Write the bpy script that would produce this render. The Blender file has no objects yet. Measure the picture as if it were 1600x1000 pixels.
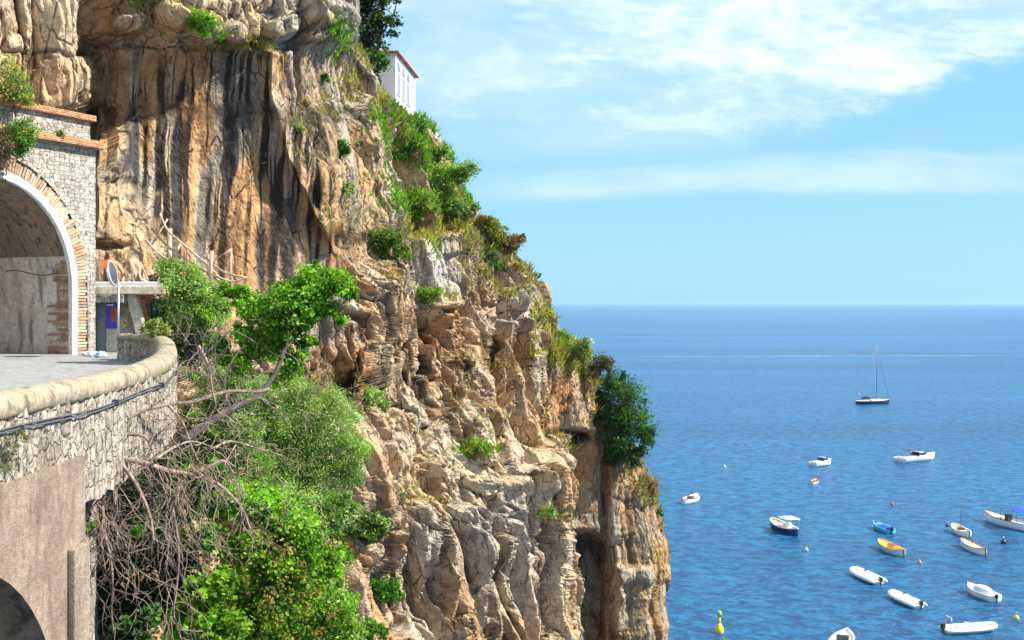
import bpy, math, random
import numpy as np
from mathutils import Vector, Matrix
R = math.radians
S = bpy.context.scene
COL = S.collection
rng = np.random.default_rng(7)
random.seed(7)

# ------------------------------------------------------------------ camera, sky, sun
FPX, CX, CY, CAMZ = 1715.0, 800.0, 474.0, 40.0
cam_d = bpy.data.cameras.new('camera'); cam = bpy.data.objects.new('camera', cam_d); COL.objects.link(cam)
cam.location = (0, 0, CAMZ); cam.rotation_euler = (R(90), 0, 0)
cam_d.sensor_width = 36; cam_d.lens = 36*FPX/1600; cam_d.shift_y = -(500-CY)/1600
cam_d.clip_start = 0.3; cam_d.clip_end = 120000
S.camera = cam
SUN = Vector((0.74, -0.08, 0.68)).normalized()
SUN_EL = math.asin(SUN.z); SUN_ROT = math.atan2(SUN.x, SUN.y)
sd = bpy.data.lights.new('sun', 'SUN'); sd.energy = 5.0; sd.angle = R(0.5); sd.color = (1.0, 0.94, 0.84)
so = bpy.data.objects.new('sun', sd); COL.objects.link(so)
so.rotation_euler = SUN.to_track_quat('Z', 'Y').to_euler(); so.location = (60, 20, 120)
S.view_settings.view_transform = 'Standard'; S.view_settings.look = 'None'
S.view_settings.gamma = 1.0; S.view_settings.exposure = 1.02
S.view_settings.use_curve_mapping = False

class NT:
    def __init__(s, tree): s.t = tree; s.n = tree.nodes; s.l = tree.links; s.n.clear()
    def node(s, typ, props=None, **ins):
        n = s.n.new(typ)
        for k, v in (props or {}).items(): setattr(n, k, v)
        for k, v in ins.items():
            key = int(k[1:]) if k[0] == '_' and k[1:].isdigit() else k.replace('_', ' ')
            s.set(n.inputs[key], v)
        return n
    def set(s, sock, v):
        if isinstance(v, bpy.types.NodeSocket): s.l.new(v, sock)
        elif isinstance(v, bpy.types.Node): s.l.new(v.outputs[0], sock)
        else:
            if hasattr(sock.default_value, '__len__') and not isinstance(v, (int, float)):
                v = tuple(v)
                if len(sock.default_value) == 4 and len(v) == 3: v = v+(1,)
            sock.default_value = v
    def math(s, op, a, b=0.0, c=None, clamp=False):
        n = s.n.new('ShaderNodeMath'); n.operation = op; n.use_clamp = clamp
        s.set(n.inputs[0], a); s.set(n.inputs[1], b)
        if c is not None: s.set(n.inputs[2], c)
        return n.outputs[0]
    def vmath(s, op, a, b=(0, 0, 0)):
        n = s.n.new('ShaderNodeVectorMath'); n.operation = op; s.set(n.inputs[0], a); s.set(n.inputs[1], b)
        return n.outputs[0]
    def mix(s, f, a, b, blend='MIX'):
        n = s.n.new('ShaderNodeMix'); n.data_type = 'RGBA'; n.blend_type = blend; n.clamp_factor = True
        s.set(n.inputs[0], f); s.set(n.inputs[6], a); s.set(n.inputs[7], b); return n.outputs[2]
    def ramp(s, f, pts):
        n = s.n.new('ShaderNodeValToRGB'); s.set(n.inputs[0], f); e = n.color_ramp.elements
        while len(e) < len(pts): e.new(0.5)
        for i, (p, c) in enumerate(pts):
            e[i].position = p; e[i].color = (c, c, c, 1) if isinstance(c, (int, float)) else tuple(c)+(1,)
        return n.outputs[0]
    def noise(s, vec, scale, detail=4, rough=0.55, dist=0.0):
        n = s.node('ShaderNodeTexNoise', Vector=vec, Scale=scale, Detail=detail, Roughness=rough, Distortion=dist)
        return n.outputs[0]
    def mapr(s, v, a, b, c=0.0, d=1.0, smooth=True):
        n = s.node('ShaderNodeMapRange', {'interpolation_type': 'SMOOTHSTEP' if smooth else 'LINEAR'})
        for i, x in enumerate((v, a, b, c, d)): s.set(n.inputs[i], x)
        return n.outputs[0]

W = bpy.data.worlds.new('World'); S.world = W; W.use_nodes = True
def make_world():
    w = NT(W.node_tree)
    out = w.node('ShaderNodeOutputWorld'); bg = w.node('ShaderNodeBackground', Strength=0.068)
    w.l.new(bg.outputs[0], out.inputs[0])
    sky = w.node('ShaderNodeTexSky', {'sky_type': 'NISHITA', 'sun_disc': False, 'sun_elevation': SUN_EL, 'sun_rotation': SUN_ROT,
                                      'altitude': 40, 'air_density': 1.0, 'dust_density': 0.6, 'ozone_density': 2.5})
    tc = w.node('ShaderNodeTexCoord')
    d = tc.outputs['Generated']
    sep = w.node('ShaderNodeSeparateXYZ', Vector=d)
    x, y, z = sep.outputs
    az = w.math('DIVIDE', x, w.math('MAXIMUM', y, 0.05)); el = w.math('DIVIDE', z, w.math('MAXIMUM', y, 0.05))
    # sky colour, pulled towards the clear cyan blue of a dry summer horizon
    tgt = w.mix(w.mapr(el, -0.01, 0.25), (2.95, 5.9, 8.9), (2.3, 5.4, 9.0))
    base = w.mix(0.80, sky.outputs[0], tgt)
    pl = w.node('ShaderNodeCombineXYZ', X=az, Y=w.math('MULTIPLY', el, 2.3), Z=0.0).outputs[0]
    wp = w.vmath('SCALE', w.node('ShaderNodeTexNoise', Vector=pl, Scale=4.0, Detail=4).outputs[1]); wp.node.inputs[3].default_value = 0.16
    plw = w.vmath('ADD', pl, wp)
    n1 = w.noise(plw, 5.0, 9, 0.60)
    n2 = w.noise(w.vmath('MULTIPLY', plw, (0.45, 1.3, 1.0)), 9.0, 8, 0.58)
    dm = w.noise(plw, 26.0, 5, 0.6)
    mixn = w.math('ADD', w.math('MULTIPLY', n1, 0.55), w.math('MULTIPLY', n2, 0.45))
    # the broad sheet upper centre, its ragged edge rising to the right; a soft haze of it to the left
    edge = w.math('ADD', w.math('ADD', el, w.math('MULTIPLY', az, -0.42)), w.math('MULTIPLY', w.math('SUBTRACT', w.math('ADD', w.math('MULTIPLY', mixn, 0.7), w.math('MULTIPLY', dm, 0.3)), 0.5), 0.22))
    bank = w.mapr(edge, 0.018, 0.062)
    hazy = w.math('MULTIPLY', w.math('MULTIPLY', bank, w.mapr(el, 0.09, 0.22)), w.mapr(mixn, 0.32, 0.60, 0.22, 0.66))
    core = w.math('MULTIPLY', w.math('MULTIPLY', w.mapr(edge, 0.030, 0.060), w.mapr(w.math('ADD', el, w.math('MULTIPLY', mixn, 0.06)), 0.160, 0.235)), w.mapr(w.math('ADD', w.math('MULTIPLY', mixn, 0.62), w.math('MULTIPLY', dm, 0.38)), 0.45, 0.64, 0.0, 0.80))
    core = w.math('MULTIPLY', core, w.mapr(az, -0.04, 0.12, 0.40, 1.0))
    # the long flat veil above the horizon, its top stepping up to the right
    low = w.math('ADD', 0.090, w.math('MULTIPLY', w.mapr(az, -0.02, 0.22), 0.009)); top = w.math('ADD', 0.112, w.math('MULTIPLY', w.mapr(az, 0.0, 0.38), 0.028))
    tl = w.math('SUBTRACT', w.math('ADD', el, w.math('MULTIPLY', w.math('SUBTRACT', n2, 0.5), 0.07)), top)
    veil = w.math('MULTIPLY', w.mapr(w.math('SUBTRACT', w.math('ADD', el, w.math('MULTIPLY', w.math('SUBTRACT', n2, 0.5), 0.008)), low), -0.003, 0.010), w.mapr(tl, 0.014, -0.010))
    c2 = w.math('MULTIPLY', veil, w.mapr(mixn, 0.34, 0.60, 0.12, 0.62))
    c2 = w.math('MULTIPLY', c2, w.mapr(az, -0.06, 0.06, 0.2, 1.0))
    base = w.mix(w.math('MAXIMUM', hazy, c2), base, (6.2, 7.5, 9.0))
    c = core
    # elsewhere in the sky (behind the camera) light broken cloud
    other = w.math('MULTIPLY', w.mapr(n1, 0.5, 0.7), w.mapr(y, 0.2, -0.2, 0.0, 0.5))
    c = w.math('MAXIMUM', c, other, clamp=True)
    col = w.mix(c, base, (8.2, 9.2, 9.4))
    w.l.new(col, bg.inputs[0])
make_world()

# ------------------------------------------------------------------ helpers
def P(u, v, Y):
    """world point that lies at distance Y along the line through a spot of the photograph"""
    return Vector(((u-CX)/FPX*Y, Y, CAMZ-(v-CY)/FPX*Y))
def SEA(u, v):
    Y = CAMZ*FPX/(v-CY); return Vector(((u-CX)/FPX*Y, Y, 0))

def tag(o, label=None, cat=None, group=None, kind=None):
    if label: o['label'] = label
    if cat: o['category'] = cat
    if group: o['group'] = group
    if kind: o['kind'] = kind
    return o
def empty(name, loc=(0, 0, 0), rz=0, label=None, cat=None, group=None):
    o = bpy.data.objects.new(name, None); COL.objects.link(o); o.location = loc; o.rotation_euler = (0, 0, rz)
    o.empty_display_size = 0.3
    return tag(o, label, cat, group)

def np_mesh(name, verts, faces, mats, parent=None, col=None, smooth=False, mi=None):
    """verts (n,3) array, faces (m,k) array (k = 3 or 4)"""
    me = bpy.data.meshes.new(name)
    verts = np.asarray(verts, np.float32); faces = np.asarray(faces, np.int32)
    m, k = faces.shape
    me.vertices.add(len(verts)); me.vertices.foreach_set('co', verts.ravel())
    me.loops.add(m*k); me.loops.foreach_set('vertex_index', faces.ravel())
    me.polygons.add(m); me.polygons.foreach_set('loop_start', np.arange(m, dtype=np.int32)*k)
    me.polygons.foreach_set('use_smooth', np.full(m, smooth, bool))
    for mm in (mats if isinstance(mats, (list, tuple)) else [mats]): me.materials.append(mm)
    if mi is not None: me.polygons.foreach_set('material_index', np.asarray(mi, np.int32))
    me.update(calc_edges=True)
    if col is not None:
        a = me.color_attributes.new('col', 'FLOAT_COLOR', 'POINT')
        c = np.ones((len(verts), 4), np.float32); c[:, :3] = col; a.data.foreach_set('color', c.ravel())
    o = bpy.data.objects.new(name, me); COL.objects.link(o)
    if parent: o.parent = parent
    return o

class MB:
    """collects simple shapes into one mesh"""
    def __init__(s): s.v = []; s.f = []; s.m = []; s.cur = 0; s.sm = []
    def add(s, vs, fs, smooth=False):
        b = len(s.v); s.v += [tuple(v) for v in vs]
        for f in fs: s.f.append(tuple(b+i for i in f)); s.m.append(s.cur); s.sm.append(smooth)
        return s
    def hexa(s, pts):   # 8 points: bottom 4 then top 4, ccw
        return s.add(pts, [(3, 2, 1, 0), (4, 5, 6, 7), (0, 1, 5, 4), (1, 2, 6, 5), (2, 3, 7, 6), (3, 0, 4, 7)])
    def box(s, x0, x1, y0, y1, z0, z1, M=None):
        pts = [Vector(p) for p in ((x0, y0, z0), (x1, y0, z0), (x1, y1, z0), (x0, y1, z0), (x0, y0, z1), (x1, y0, z1), (x1, y1, z1), (x0, y1, z1))]
        if M: pts = [M@p for p in pts]
        return s.hexa(pts)
    def tube(s, pts, rad, n=6, cap=True, smooth=True):
        pts = [Vector(p) for p in pts]; k = len(pts)
        if not hasattr(rad, '__len__'): rad = [rad]*k
        vs = []; up = Vector((0.13, 0.27, 0.95)); prev = None
        for i, p in enumerate(pts):
            t = (pts[min(i+1, k-1)]-pts[max(i-1, 0)])
            if t.length < 1e-9: t = Vector((0, 0, 1))
            t.normalize()
            a = prev if prev is not None else (up if abs(t.dot(up)) < 0.95 else Vector((1, 0, 0)))
            a = (a-t*a.dot(t)).normalized(); prev = a; b = t.cross(a)
            for j in range(n):
                w = 2*math.pi*j/n; vs.append(p+(a*math.cos(w)+b*math.sin(w))*rad[i])
        fs = [(i*n+j, i*n+(j+1) % n, (i+1)*n+(j+1) % n, (i+1)*n+j) for i in range(k-1) for j in range(n)]
        if cap: fs += [tuple(range(n-1, -1, -1)), tuple((k-1)*n+j for j in range(n))]
        return s.add(vs, fs, smooth)
    def lathe(s, prof, n=16, M=None, smooth=True):  # prof [(r,z)]
        vs = []
        for r, z in prof:
            for j in range(n):
                w = 2*math.pi*j/n; p = Vector((r*math.cos(w), r*math.sin(w), z)); vs.append(M@p if M else p)
        k = len(prof)
        fs = [(i*n+j, i*n+(j+1) % n, (i+1)*n+(j+1) % n, (i+1)*n+j) for i in range(k-1) for j in range(n)]
        fs += [tuple(range(n-1, -1, -1)), tuple((k-1)*n+j for j in range(n))]
        return s.add(vs, fs, smooth)
    def prism(s, poly, y0, y1, M=None):  # poly in xz, extruded in y
        n = len(poly); vs = [Vector((x, y0, z)) for x, z in poly]+[Vector((x, y1, z)) for x, z in poly]
        if M: vs = [M@v for v in vs]
        return s.add(vs, [tuple(range(n)), tuple(range(2*n-1, n-1, -1))]+[(i, n+i, n+(i+1) % n, (i+1) % n) for i in range(n)])
    def build(s, name, mats, parent=None, bevel=0):
        me = bpy.data.meshes.new(name); me.from_pydata([tuple(v) for v in s.v], [], s.f)
        for mm in (mats if isinstance(mats, (list, tuple)) else [mats]): me.materials.append(mm)
        me.polygons.foreach_set('material_index', s.m); me.polygons.foreach_set('use_smooth', s.sm)
        me.update()
        o = bpy.data.objects.new(name, me); COL.objects.link(o)
        if parent: o.parent = parent
        if bevel:
            b = o.modifiers.new('bevel', 'BEVEL'); b.width = bevel; b.segments = 2; b.limit_method = 'ANGLE'; b.angle_limit = R(40)
        return o

# numpy noise
def _h(ix, iy, iz, seed):
    h = (ix.astype(np.int64)*374761393+iy.astype(np.int64)*668265263+iz.astype(np.int64)*2147483647+seed*144665) & 0xFFFFFFFF
    h = ((h ^ (h >> 13))*1274126177) & 0xFFFFFFFF; h = ((h ^ (h >> 16))*2246822519) & 0xFFFFFFFF; h ^= h >> 15
    return (h & 0xFFFFFF)/float(0x1000000)
def vnoise(p, seed=0):
    i = np.floor(p).astype(np.int64); f = p-i; f = f*f*f*(f*(f*6-15)+10); r = 0
    for dx in (0, 1):
        for dy in (0, 1):
            for dz in (0, 1):
                w = (f[:, 0] if dx else 1-f[:, 0])*(f[:, 1] if dy else 1-f[:, 1])*(f[:, 2] if dz else 1-f[:, 2])
                r = r+w*_h(i[:, 0]+dx, i[:, 1]+dy, i[:, 2]+dz, seed)
    return r*2-1
def fbm(p, octv=4, seed=0, gain=0.5):
    r = 0; a = 1; t = 0
    for k in range(octv): r = r+a*vnoise(p*(2.03**k)+k*17.3, seed+k); t += a; a *= gain
    return r/t
def worley(p, seed=0):
    i = np.floor(p).astype(np.int64); n = len(p)
    d1 = np.full(n, 9.); d2 = np.full(n, 9.); c = np.zeros((n, 3)); idr = np.zeros((n, 3), np.int64)
    for dx in (-1, 0, 1):
        for dy in (-1, 0, 1):
            for dz in (-1, 0, 1):
                q = i+np.array([dx, dy, dz])
                fp = np.stack([q[:, a]+0.1+0.8*_h(q[:, 0], q[:, 1], q[:, 2], seed+31*a) for a in range(3)], 1)
                d = np.sqrt(((fp-p)**2).sum(1)); m = d < d1
                d2 = np.where(m, d1, np.minimum(d2, d)); d1 = np.where(m, d, d1); c[m] = fp[m]; idr[m] = q[m]
    rn = np.stack([_h(idr[:, 0], idr[:, 1], idr[:, 2], seed+101+k) for k in range(4)], 1)
    return d1, d2, p-c, rn
def blocks(p, seed, kap=(1, 1, 1), steep=3.0, rot=0.25):
    """union of randomly sized, slightly turned boxes seen as a height: flat faces, sharp arrises, deep joints.
    p is in cell units; returns height and the lead over the runner-up (0 = in a joint)"""
    i = np.floor(p).astype(np.int64); n = len(p); best = np.full(n, -9.); sec = np.full(n, -9.); rid = np.zeros(n)
    for dx in (-1, 0, 1):
        for dy in (-1, 0, 1):
            for dz in (-1, 0, 1):
                q = i+np.array([dx, dy, dz]); h = lambda k: _h(q[:, 0], q[:, 1], q[:, 2], seed+17*k)
                d = np.stack([p[:, a]-(q[:, a]+0.15+0.7*h(a)) for a in range(3)], 1)
                th = (h(3)-0.5)*2*rot; c, s_ = np.cos(th), np.sin(th)
                a_ = d[:, 0]*c+d[:, 2]*s_; z_ = -d[:, 0]*s_+d[:, 2]*c
                sh = (h(4)-0.5)*0.9; a_ = a_+sh*z_*0.5
                r0 = 0.32+0.30*h(5)
                li = np.maximum(np.maximum(np.abs(a_)*kap[0], np.abs(z_)*kap[2]), np.abs(d[:, 1])*kap[1])
                f = h(6)+(h(7)-0.5)*0.9*a_+(h(8)-0.5)*0.35*z_+(h(9)-.5)*0.4*d[:, 1]-steep*np.maximum(0, li-r0)
                m = f > best; sec = np.where(m, best, np.maximum(sec, f)); best = np.where(m, f, best); rid = np.where(m, h(10), rid)
    return best, best-sec, rid
def sst(x, a, b):
    t = np.clip((x-a)/(b-a), 0, 1); return t*t*(3-2*t)

# ------------------------------------------------------------------ materials
def mat(name, build):
    m = bpy.data.materials.new(name); m.use_nodes = True; w = NT(m.node_tree)
    out = w.node('ShaderNodeOutputMaterial'); build(w, out); return m
def principled(w, out, **k):
    b = w.node('ShaderNodeBsdfPrincipled', **k); w.l.new(b.outputs[0], out.inputs[0]); return b
def simple(name, c, rough=0.6, metal=0.0, var=0.12, scale=3.0, bump=0.0, coat=0.0):
    def f(w, out):
        tc = w.node('ShaderNodeTexCoord').outputs['Object']
        n = w.noise(tc, scale, 5, 0.6)
        cc = w.mix(w.mapr(n, 0.3, 0.7), tuple(x*(1-var) for x in c), tuple(min(1, x*(1+var)) for x in c))
        b = principled(w, out, Base_Color=cc, Roughness=rough, Metallic=metal)
        b.inputs['Coat Weight'].default_value = coat
        if bump: w.set(b.inputs['Normal'], w.node('ShaderNodeBump', Height=n, Strength=0.6, Distance=bump).outputs[0])
    return mat(name, f)

def rock_mat():
    def f(w, out):
        tc = w.node('ShaderNodeNewGeometry').outputs['Position']
        c = w.node('ShaderNodeAttribute', {'attribute_name': 'col'}).outputs['Color']
        n1 = w.noise(tc, 1.1, 8, 0.68); n2 = w.noise(tc, 5.5, 6, 0.7)
        sv = w.vmath('MULTIPLY', tc, (2.2, 2.2, 0.35)); n3 = w.noise(sv, 1.0, 5, 0.6)
        c = w.mix(1.0, c, w.ramp(n1, [(0.28, (0.55, 0.52, 0.5)), (0.5, (1.0, 1.0, 1.0)), (0.72, (1.38, 1.36, 1.32))]), 'MULTIPLY')
        c = w.mix(1.0, c, w.ramp(n2, [(0.3, 0.68), (0.5, 1.0), (0.72, 1.28)]), 'MULTIPLY')
        c = w.mix(w.mapr(n3, 0.56, 0.70, 0, 0.32), c, w.mix(1.0, c, (0.5, 0.42, 0.36), 'MULTIPLY'))
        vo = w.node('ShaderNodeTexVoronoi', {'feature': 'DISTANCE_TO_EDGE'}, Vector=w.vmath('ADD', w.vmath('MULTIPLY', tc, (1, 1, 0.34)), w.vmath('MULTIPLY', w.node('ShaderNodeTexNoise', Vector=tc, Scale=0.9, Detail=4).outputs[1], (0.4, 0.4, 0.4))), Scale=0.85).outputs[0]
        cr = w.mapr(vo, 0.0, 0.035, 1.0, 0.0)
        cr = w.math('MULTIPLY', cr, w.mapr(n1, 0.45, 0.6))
        c = w.mix(w.math('MULTIPLY', cr, 0.8), c, (0.04, 0.028, 0.02))  # crack dirt, darkened further to paint in crevice shade
        fq = w.vmath('MULTIPLY', tc, (1, 1, 0.62)); fd = w.vmath('ADD', fq, w.vmath('MULTIPLY', w.node('ShaderNodeTexNoise', Vector=tc, Scale=1.5, Detail=3).outputs[1], (0.35, 0.35, 0.35)))
        fa = w.node('ShaderNodeTexVoronoi', {'feature': 'F1', 'distance': 'CHEBYCHEV'}, Vector=fd, Scale=1.5).outputs[0]
        fb = w.node('ShaderNodeTexVoronoi', {'feature': 'F1', 'distance': 'CHEBYCHEV'}, Vector=fd, Scale=4.2).outputs[0]
        pit = w.mapr(w.noise(w.vmath('MULTIPLY', tc, (1, 1, 0.55)), 2.3, 4, 0.75), 0.60, 0.68)
        c = w.mix(w.math('MULTIPLY', pit, 0.55), c, (0.07, 0.045, 0.03))  # dark pits: shade of small hollows painted into the colour
        hh = w.math('ADD', w.math('MULTIPLY', n1, 0.55), w.math('MULTIPLY', n2, 0.40))
        hh = w.math('SUBTRACT', hh, w.math('ADD', w.math('MULTIPLY', fa, 0.9), w.math('MULTIPLY', fb, 0.35)))
        hh = w.math('SUBTRACT', hh, w.math('MULTIPLY', pit, 0.4))
        hh = w.math('SUBTRACT', hh, w.math('MULTIPLY', cr, 0.35))
        b = principled(w, out, Base_Color=c, Roughness=0.92)
        b.inputs['Specular IOR Level'].default_value = 0.15
        w.set(b.inputs['Normal'], w.node('ShaderNodeBump', Height=hh, Strength=1.0, Distance=0.36).outputs[0])
    return mat('rock', f)

def stone_wall_mat(name, A, B, mortar, scale=(3.4, 4.2), stain=0.4, stretch=None, warm=(0.42, 0.25, 0.09), rnd_=0.8, mort=0.20, bump=0.05):
    """rubble masonry: cells of stone in the wall's own (object) coordinates"""
    def f(w, out):
        tc = w.node('ShaderNodeTexCoord').outputs['Object']
        wn = w.node('ShaderNodeTexNoise', Vector=tc, Scale=3.3, Detail=4).outputs[1]
        q = w.vmath('ADD', w.vmath('MULTIPLY', tc, (scale[0], scale[0], scale[1])), w.vmath('MULTIPLY', wn, (0.8, 0.8, 0.55)))
        v2 = w.node('ShaderNodeTexVoronoi', {'feature': 'DISTANCE_TO_EDGE'}, Vector=q, Scale=1.0, Randomness=rnd_)
        rc = w.node('ShaderNodeSeparateColor', Color=w.node('ShaderNodeTexVoronoi', {'feature': 'F1'}, Vector=q, Scale=1.0, Randomness=rnd_).outputs[1])
        n1 = w.noise(tc, 9.0, 6, 0.7); n2 = w.noise(tc, 0.9, 6, 0.62); n3 = w.noise(tc, 3.1, 6, 0.7); n4 = w.noise(tc, 30, 3, 0.7)
        c = w.mix(rc.outputs[0], A, B)
        c = w.mix(1.0, c, w.ramp(rc.outputs[1], [(0.0, 0.75), (1.0, 1.2)]), 'MULTIPLY')
        c = w.mix(1.0, c, w.ramp(n1, [(0.3, 0.4), (0.5, 1.0), (0.7, 1.45)]), 'MULTIPLY')
        c = w.mix(1.0, c, w.ramp(n4, [(0.3, 0.7), (0.5, 1.0), (0.7, 1.2)]), 'MULTIPLY')
        e = w.mapr(w.math('ADD', v2.outputs[0], w.math('MULTIPLY', w.math('SUBTRACT', n1, 0.5), 0.14)), 0.015, 0.10)
        ef = w.math('SUBTRACT', 1.0, w.math('MULTIPLY', w.math('SUBTRACT', 1.0, e), w.mapr(n3, 0.35, 0.6, mort*0.35, mort)))
        c = w.mix(ef, mortar, c)
        pit = w.mapr(w.noise(w.vmath('MULTIPLY', tc, (1, 1, 0.8)), 7.0, 4, 0.7), 0.57, 0.66)
        c = w.mix(w.math('MULTIPLY', pit, 0.75), c, tuple(x*0.45 for x in mortar))
        c = w.mix(w.mapr(n2, 0.52, 0.72, 0, stain), c, w.mix(1.0, c, (0.45, 0.36, 0.28), 'MULTIPLY'))
        c = w.mix(w.mapr(n3, 0.62, 0.72, 0, 0.6), c, warm)
        b = principled(w, out, Base_Color=c, Roughness=0.93)
        b.inputs['Specular IOR Level'].default_value = 0.15
        h = w.math('SUBTRACT', w.math('ADD', w.math('MULTIPLY', e, 0.8), w.math('MULTIPLY', n1, 1.1)), w.math('MULTIPLY', pit, 0.6))
        w.set(b.inputs['Normal'], w.node('ShaderNodeBump', Height=h, Strength=1.0, Distance=bump).outputs[0])
    return mat(name, f)

def plaster_mat(name, c0, c1, dark, amt=0.6, sc=1.0, bump=0.03, grime=None):
    def f(w, out):
        tc = w.node('ShaderNodeTexCoord').outputs['Object']
        n1 = w.noise(tc, 0.8*sc, 8, 0.66); n2 = w.noise(tc, 6*sc, 6, 0.7); n3 = w.noise(w.vmath('MULTIPLY', tc, (2.6, 2.6, 0.5)), 1.3*sc, 5, 0.6)
        n4 = w.noise(tc, 26*sc, 3, 0.7)
        c = w.mix(w.mapr(n1, 0.3, 0.7), c0, c1)
        c = w.mix(1.0, c, w.ramp(n2, [(0.3, 0.66), (0.5, 1.0), (0.7, 1.22)]), 'MULTIPLY')
        c = w.mix(1.0, c, w.ramp(n4, [(0.3, 0.72), (0.5, 1.0), (0.7, 1.2)]), 'MULTIPLY')
        c = w.mix(w.math('MULTIPLY', w.mapr(n3, 0.48, 0.68), amt), c, dark)
        if grime:   # lichen and dirt along the drip edge, ragged
            zz = w.math('ADD', w.node('ShaderNodeSeparateXYZ', Vector=tc).outputs[2], w.math('MULTIPLY', w.math('SUBTRACT', n2, 0.5), 0.35))
            c = w.mix(w.mapr(zz, grime[1], grime[0], 0.0, 0.75), c, dark)
        b = principled(w, out, Base_Color=c, Roughness=0.92); b.inputs['Specular IOR Level'].default_value = 0.15
        w.set(b.inputs['Normal'], w.node('ShaderNodeBump', Height=w.math('ADD', n2, w.math('MULTIPLY', n4, 0.6)), Strength=0.9, Distance=bump).outputs[0])
    return mat(name, f)

def brick_mat(name, c0, c1, mortar, rows=14.0, rnds=5.0):
    def f(w, out):
        tc = w.node('ShaderNodeTexCoord').outputs['Object']
        sep = w.node('ShaderNodeSeparateXYZ', Vector=w.vmath('ADD', tc, w.vmath('MULTIPLY', w.node('ShaderNodeTexNoise', Vector=tc, Scale=4.0, Detail=2).outputs[1], (0.03, 0.03, 0.03))))
        zr = w.math('MULTIPLY', sep.outputs[2], rows); fr = w.math('FRACT', zr); fl = w.math('FLOOR', zr)
        hor = w.math('ADD', w.math('MULTIPLY', sep.outputs[0], rnds), w.math('MULTIPLY', fl, 0.37)); fh = w.math('FRACT', hor)
        cell = w.node('ShaderNodeCombineXYZ', X=w.math('FLOOR', hor), Y=fl, Z=0.0).outputs[0]
        wn = w.node('ShaderNodeTexWhiteNoise', {'noise_dimensions': '3D'}, Vector=cell).outputs[0]
        e = w.math('MULTIPLY', w.mapr(fr, 0.0, 0.22), w.mapr(fh, 0.0, 0.08))
        n = w.noise(tc, 7.0, 6, 0.7)
        c = w.mix(wn, c0, c1); c = w.mix(1.0, c, w.ramp(n, [(0.3, 0.5), (0.5, 1.0), (0.7, 1.35)]), 'MULTIPLY')
        c = w.mix(e, mortar, c)
        b = principled(w, out, Base_Color=c, Roughness=0.92); b.inputs['Specular IOR Level'].default_value = 0.15
        w.set(b.inputs['Normal'], w.node('ShaderNodeBump', Height=w.math('ADD', e, w.math('MULTIPLY', n, 0.8)), Strength=1.0, Distance=0.05).outputs[0])
    return mat(name, f)

def leaf_mat(name='leaf', trans=0.45, rough=0.5):
    def f(w, out):
        c = w.node('ShaderNodeAttribute', {'attribute_name': 'col'}).outputs['Color']
        d = w.node('ShaderNodeBsdfPrincipled', Base_Color=c, Roughness=rough)
        d.inputs['Specular IOR Level'].default_value = 0.22
        t = w.node('ShaderNodeBsdfTranslucent', Color=w.mix(1.0, c, (1.35, 1.5, 0.7), 'MULTIPLY'))
        m = w.node('ShaderNodeMixShader', Fac=trans); w.l.new(d.outputs[0], m.inputs[1]); w.l.new(t.outputs[0], m.inputs[2])
        w.l.new(m.outputs[0], out.inputs[0])
    return mat(name, f)

def sea_mat():
    def f(w, out):
        tc = w.node('ShaderNodeNewGeometry').outputs['Position']
        rot = w.node('ShaderNodeVectorRotate', {'rotation_type': 'Z_AXIS'}, Vector=tc, Angle=R(8)).outputs[0]
        q = w.vmath('MULTIPLY', rot, (0.62, 1.0, 1.0))
        n1 = w.noise(q, 0.55, 3, 0.6, 0.8); n2 = w.noise(q, 1.5, 5, 0.68, 0.5); n3 = w.noise(w.vmath('MULTIPLY', rot, (0.5, 0.5, 1)), 0.014, 4, 0.6)
        n4 = w.noise(w.vmath('MULTIPLY', rot, (0.0016, 0.006, 1)), 1.0, 4, 0.55)
        deep = w.mix(w.mapr(n3, 0.3, 0.7), (0.0006, 0.050, 0.130), (0.001, 0.068, 0.165))
        deep = w.mix(w.mapr(n4, 0.35, 0.7), deep, (0.004, 0.088, 0.23))
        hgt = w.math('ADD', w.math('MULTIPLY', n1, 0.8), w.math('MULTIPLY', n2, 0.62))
        deep = w.mix(w.mapr(hgt, 0.58, 0.86), w.mix(1.0, deep, (0.45, 0.50, 0.62), 'MULTIPLY'), w.mix(1.0, deep, (2.0, 1.75, 1.5), 'MULTIPLY'))  # wave highlights and dark troughs painted into the water colour
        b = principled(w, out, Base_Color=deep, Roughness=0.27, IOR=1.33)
        w.set(b.inputs['Normal'], w.node('ShaderNodeBump', Height=hgt, Strength=1.0, Distance=0.75).outputs[0])
    return mat('sea_water', f)

M = {}
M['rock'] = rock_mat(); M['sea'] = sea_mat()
M['leaf'] = leaf_mat(); 
M['bark'] = simple('bark', (0.16, 0.115, 0.08), 0.9, var=0.4, scale=6, bump=0.02)
M['drybark'] = simple('dry_bark', (0.235, 0.17, 0.125), 0.9, var=0.55, scale=9, bump=0.01)
M['darkbark'] = simple('dark_bark', (0.045, 0.036, 0.03), 0.9, var=0.4, scale=4, bump=0.01)
M['wood'] = simple('weathered_wood', (0.44, 0.33, 0.24), 0.85, var=0.35, scale=5, bump=0.01)
M['coping'] = plaster_mat('coping_render', (0.31, 0.25, 0.165), (0.40, 0.335, 0.235), (0.15, 0.115, 0.08), 1.0, 1.6, 0.02, grime=(38.70, 38.90))
M['parapet'] = stone_wall_mat('parapet_stone', (0.50, 0.43, 0.33), (0.38, 0.32, 0.25), (0.13, 0.10, 0.07), (6.5, 4.2), 0.55, mort=0.1, bump=0.06)
M['retain'] = plaster_mat('retaining_render', (0.23, 0.165, 0.12), (0.38, 0.29, 0.22), (0.12, 0.08, 0.055), 0.45, 1.7, 0.04)
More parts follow.
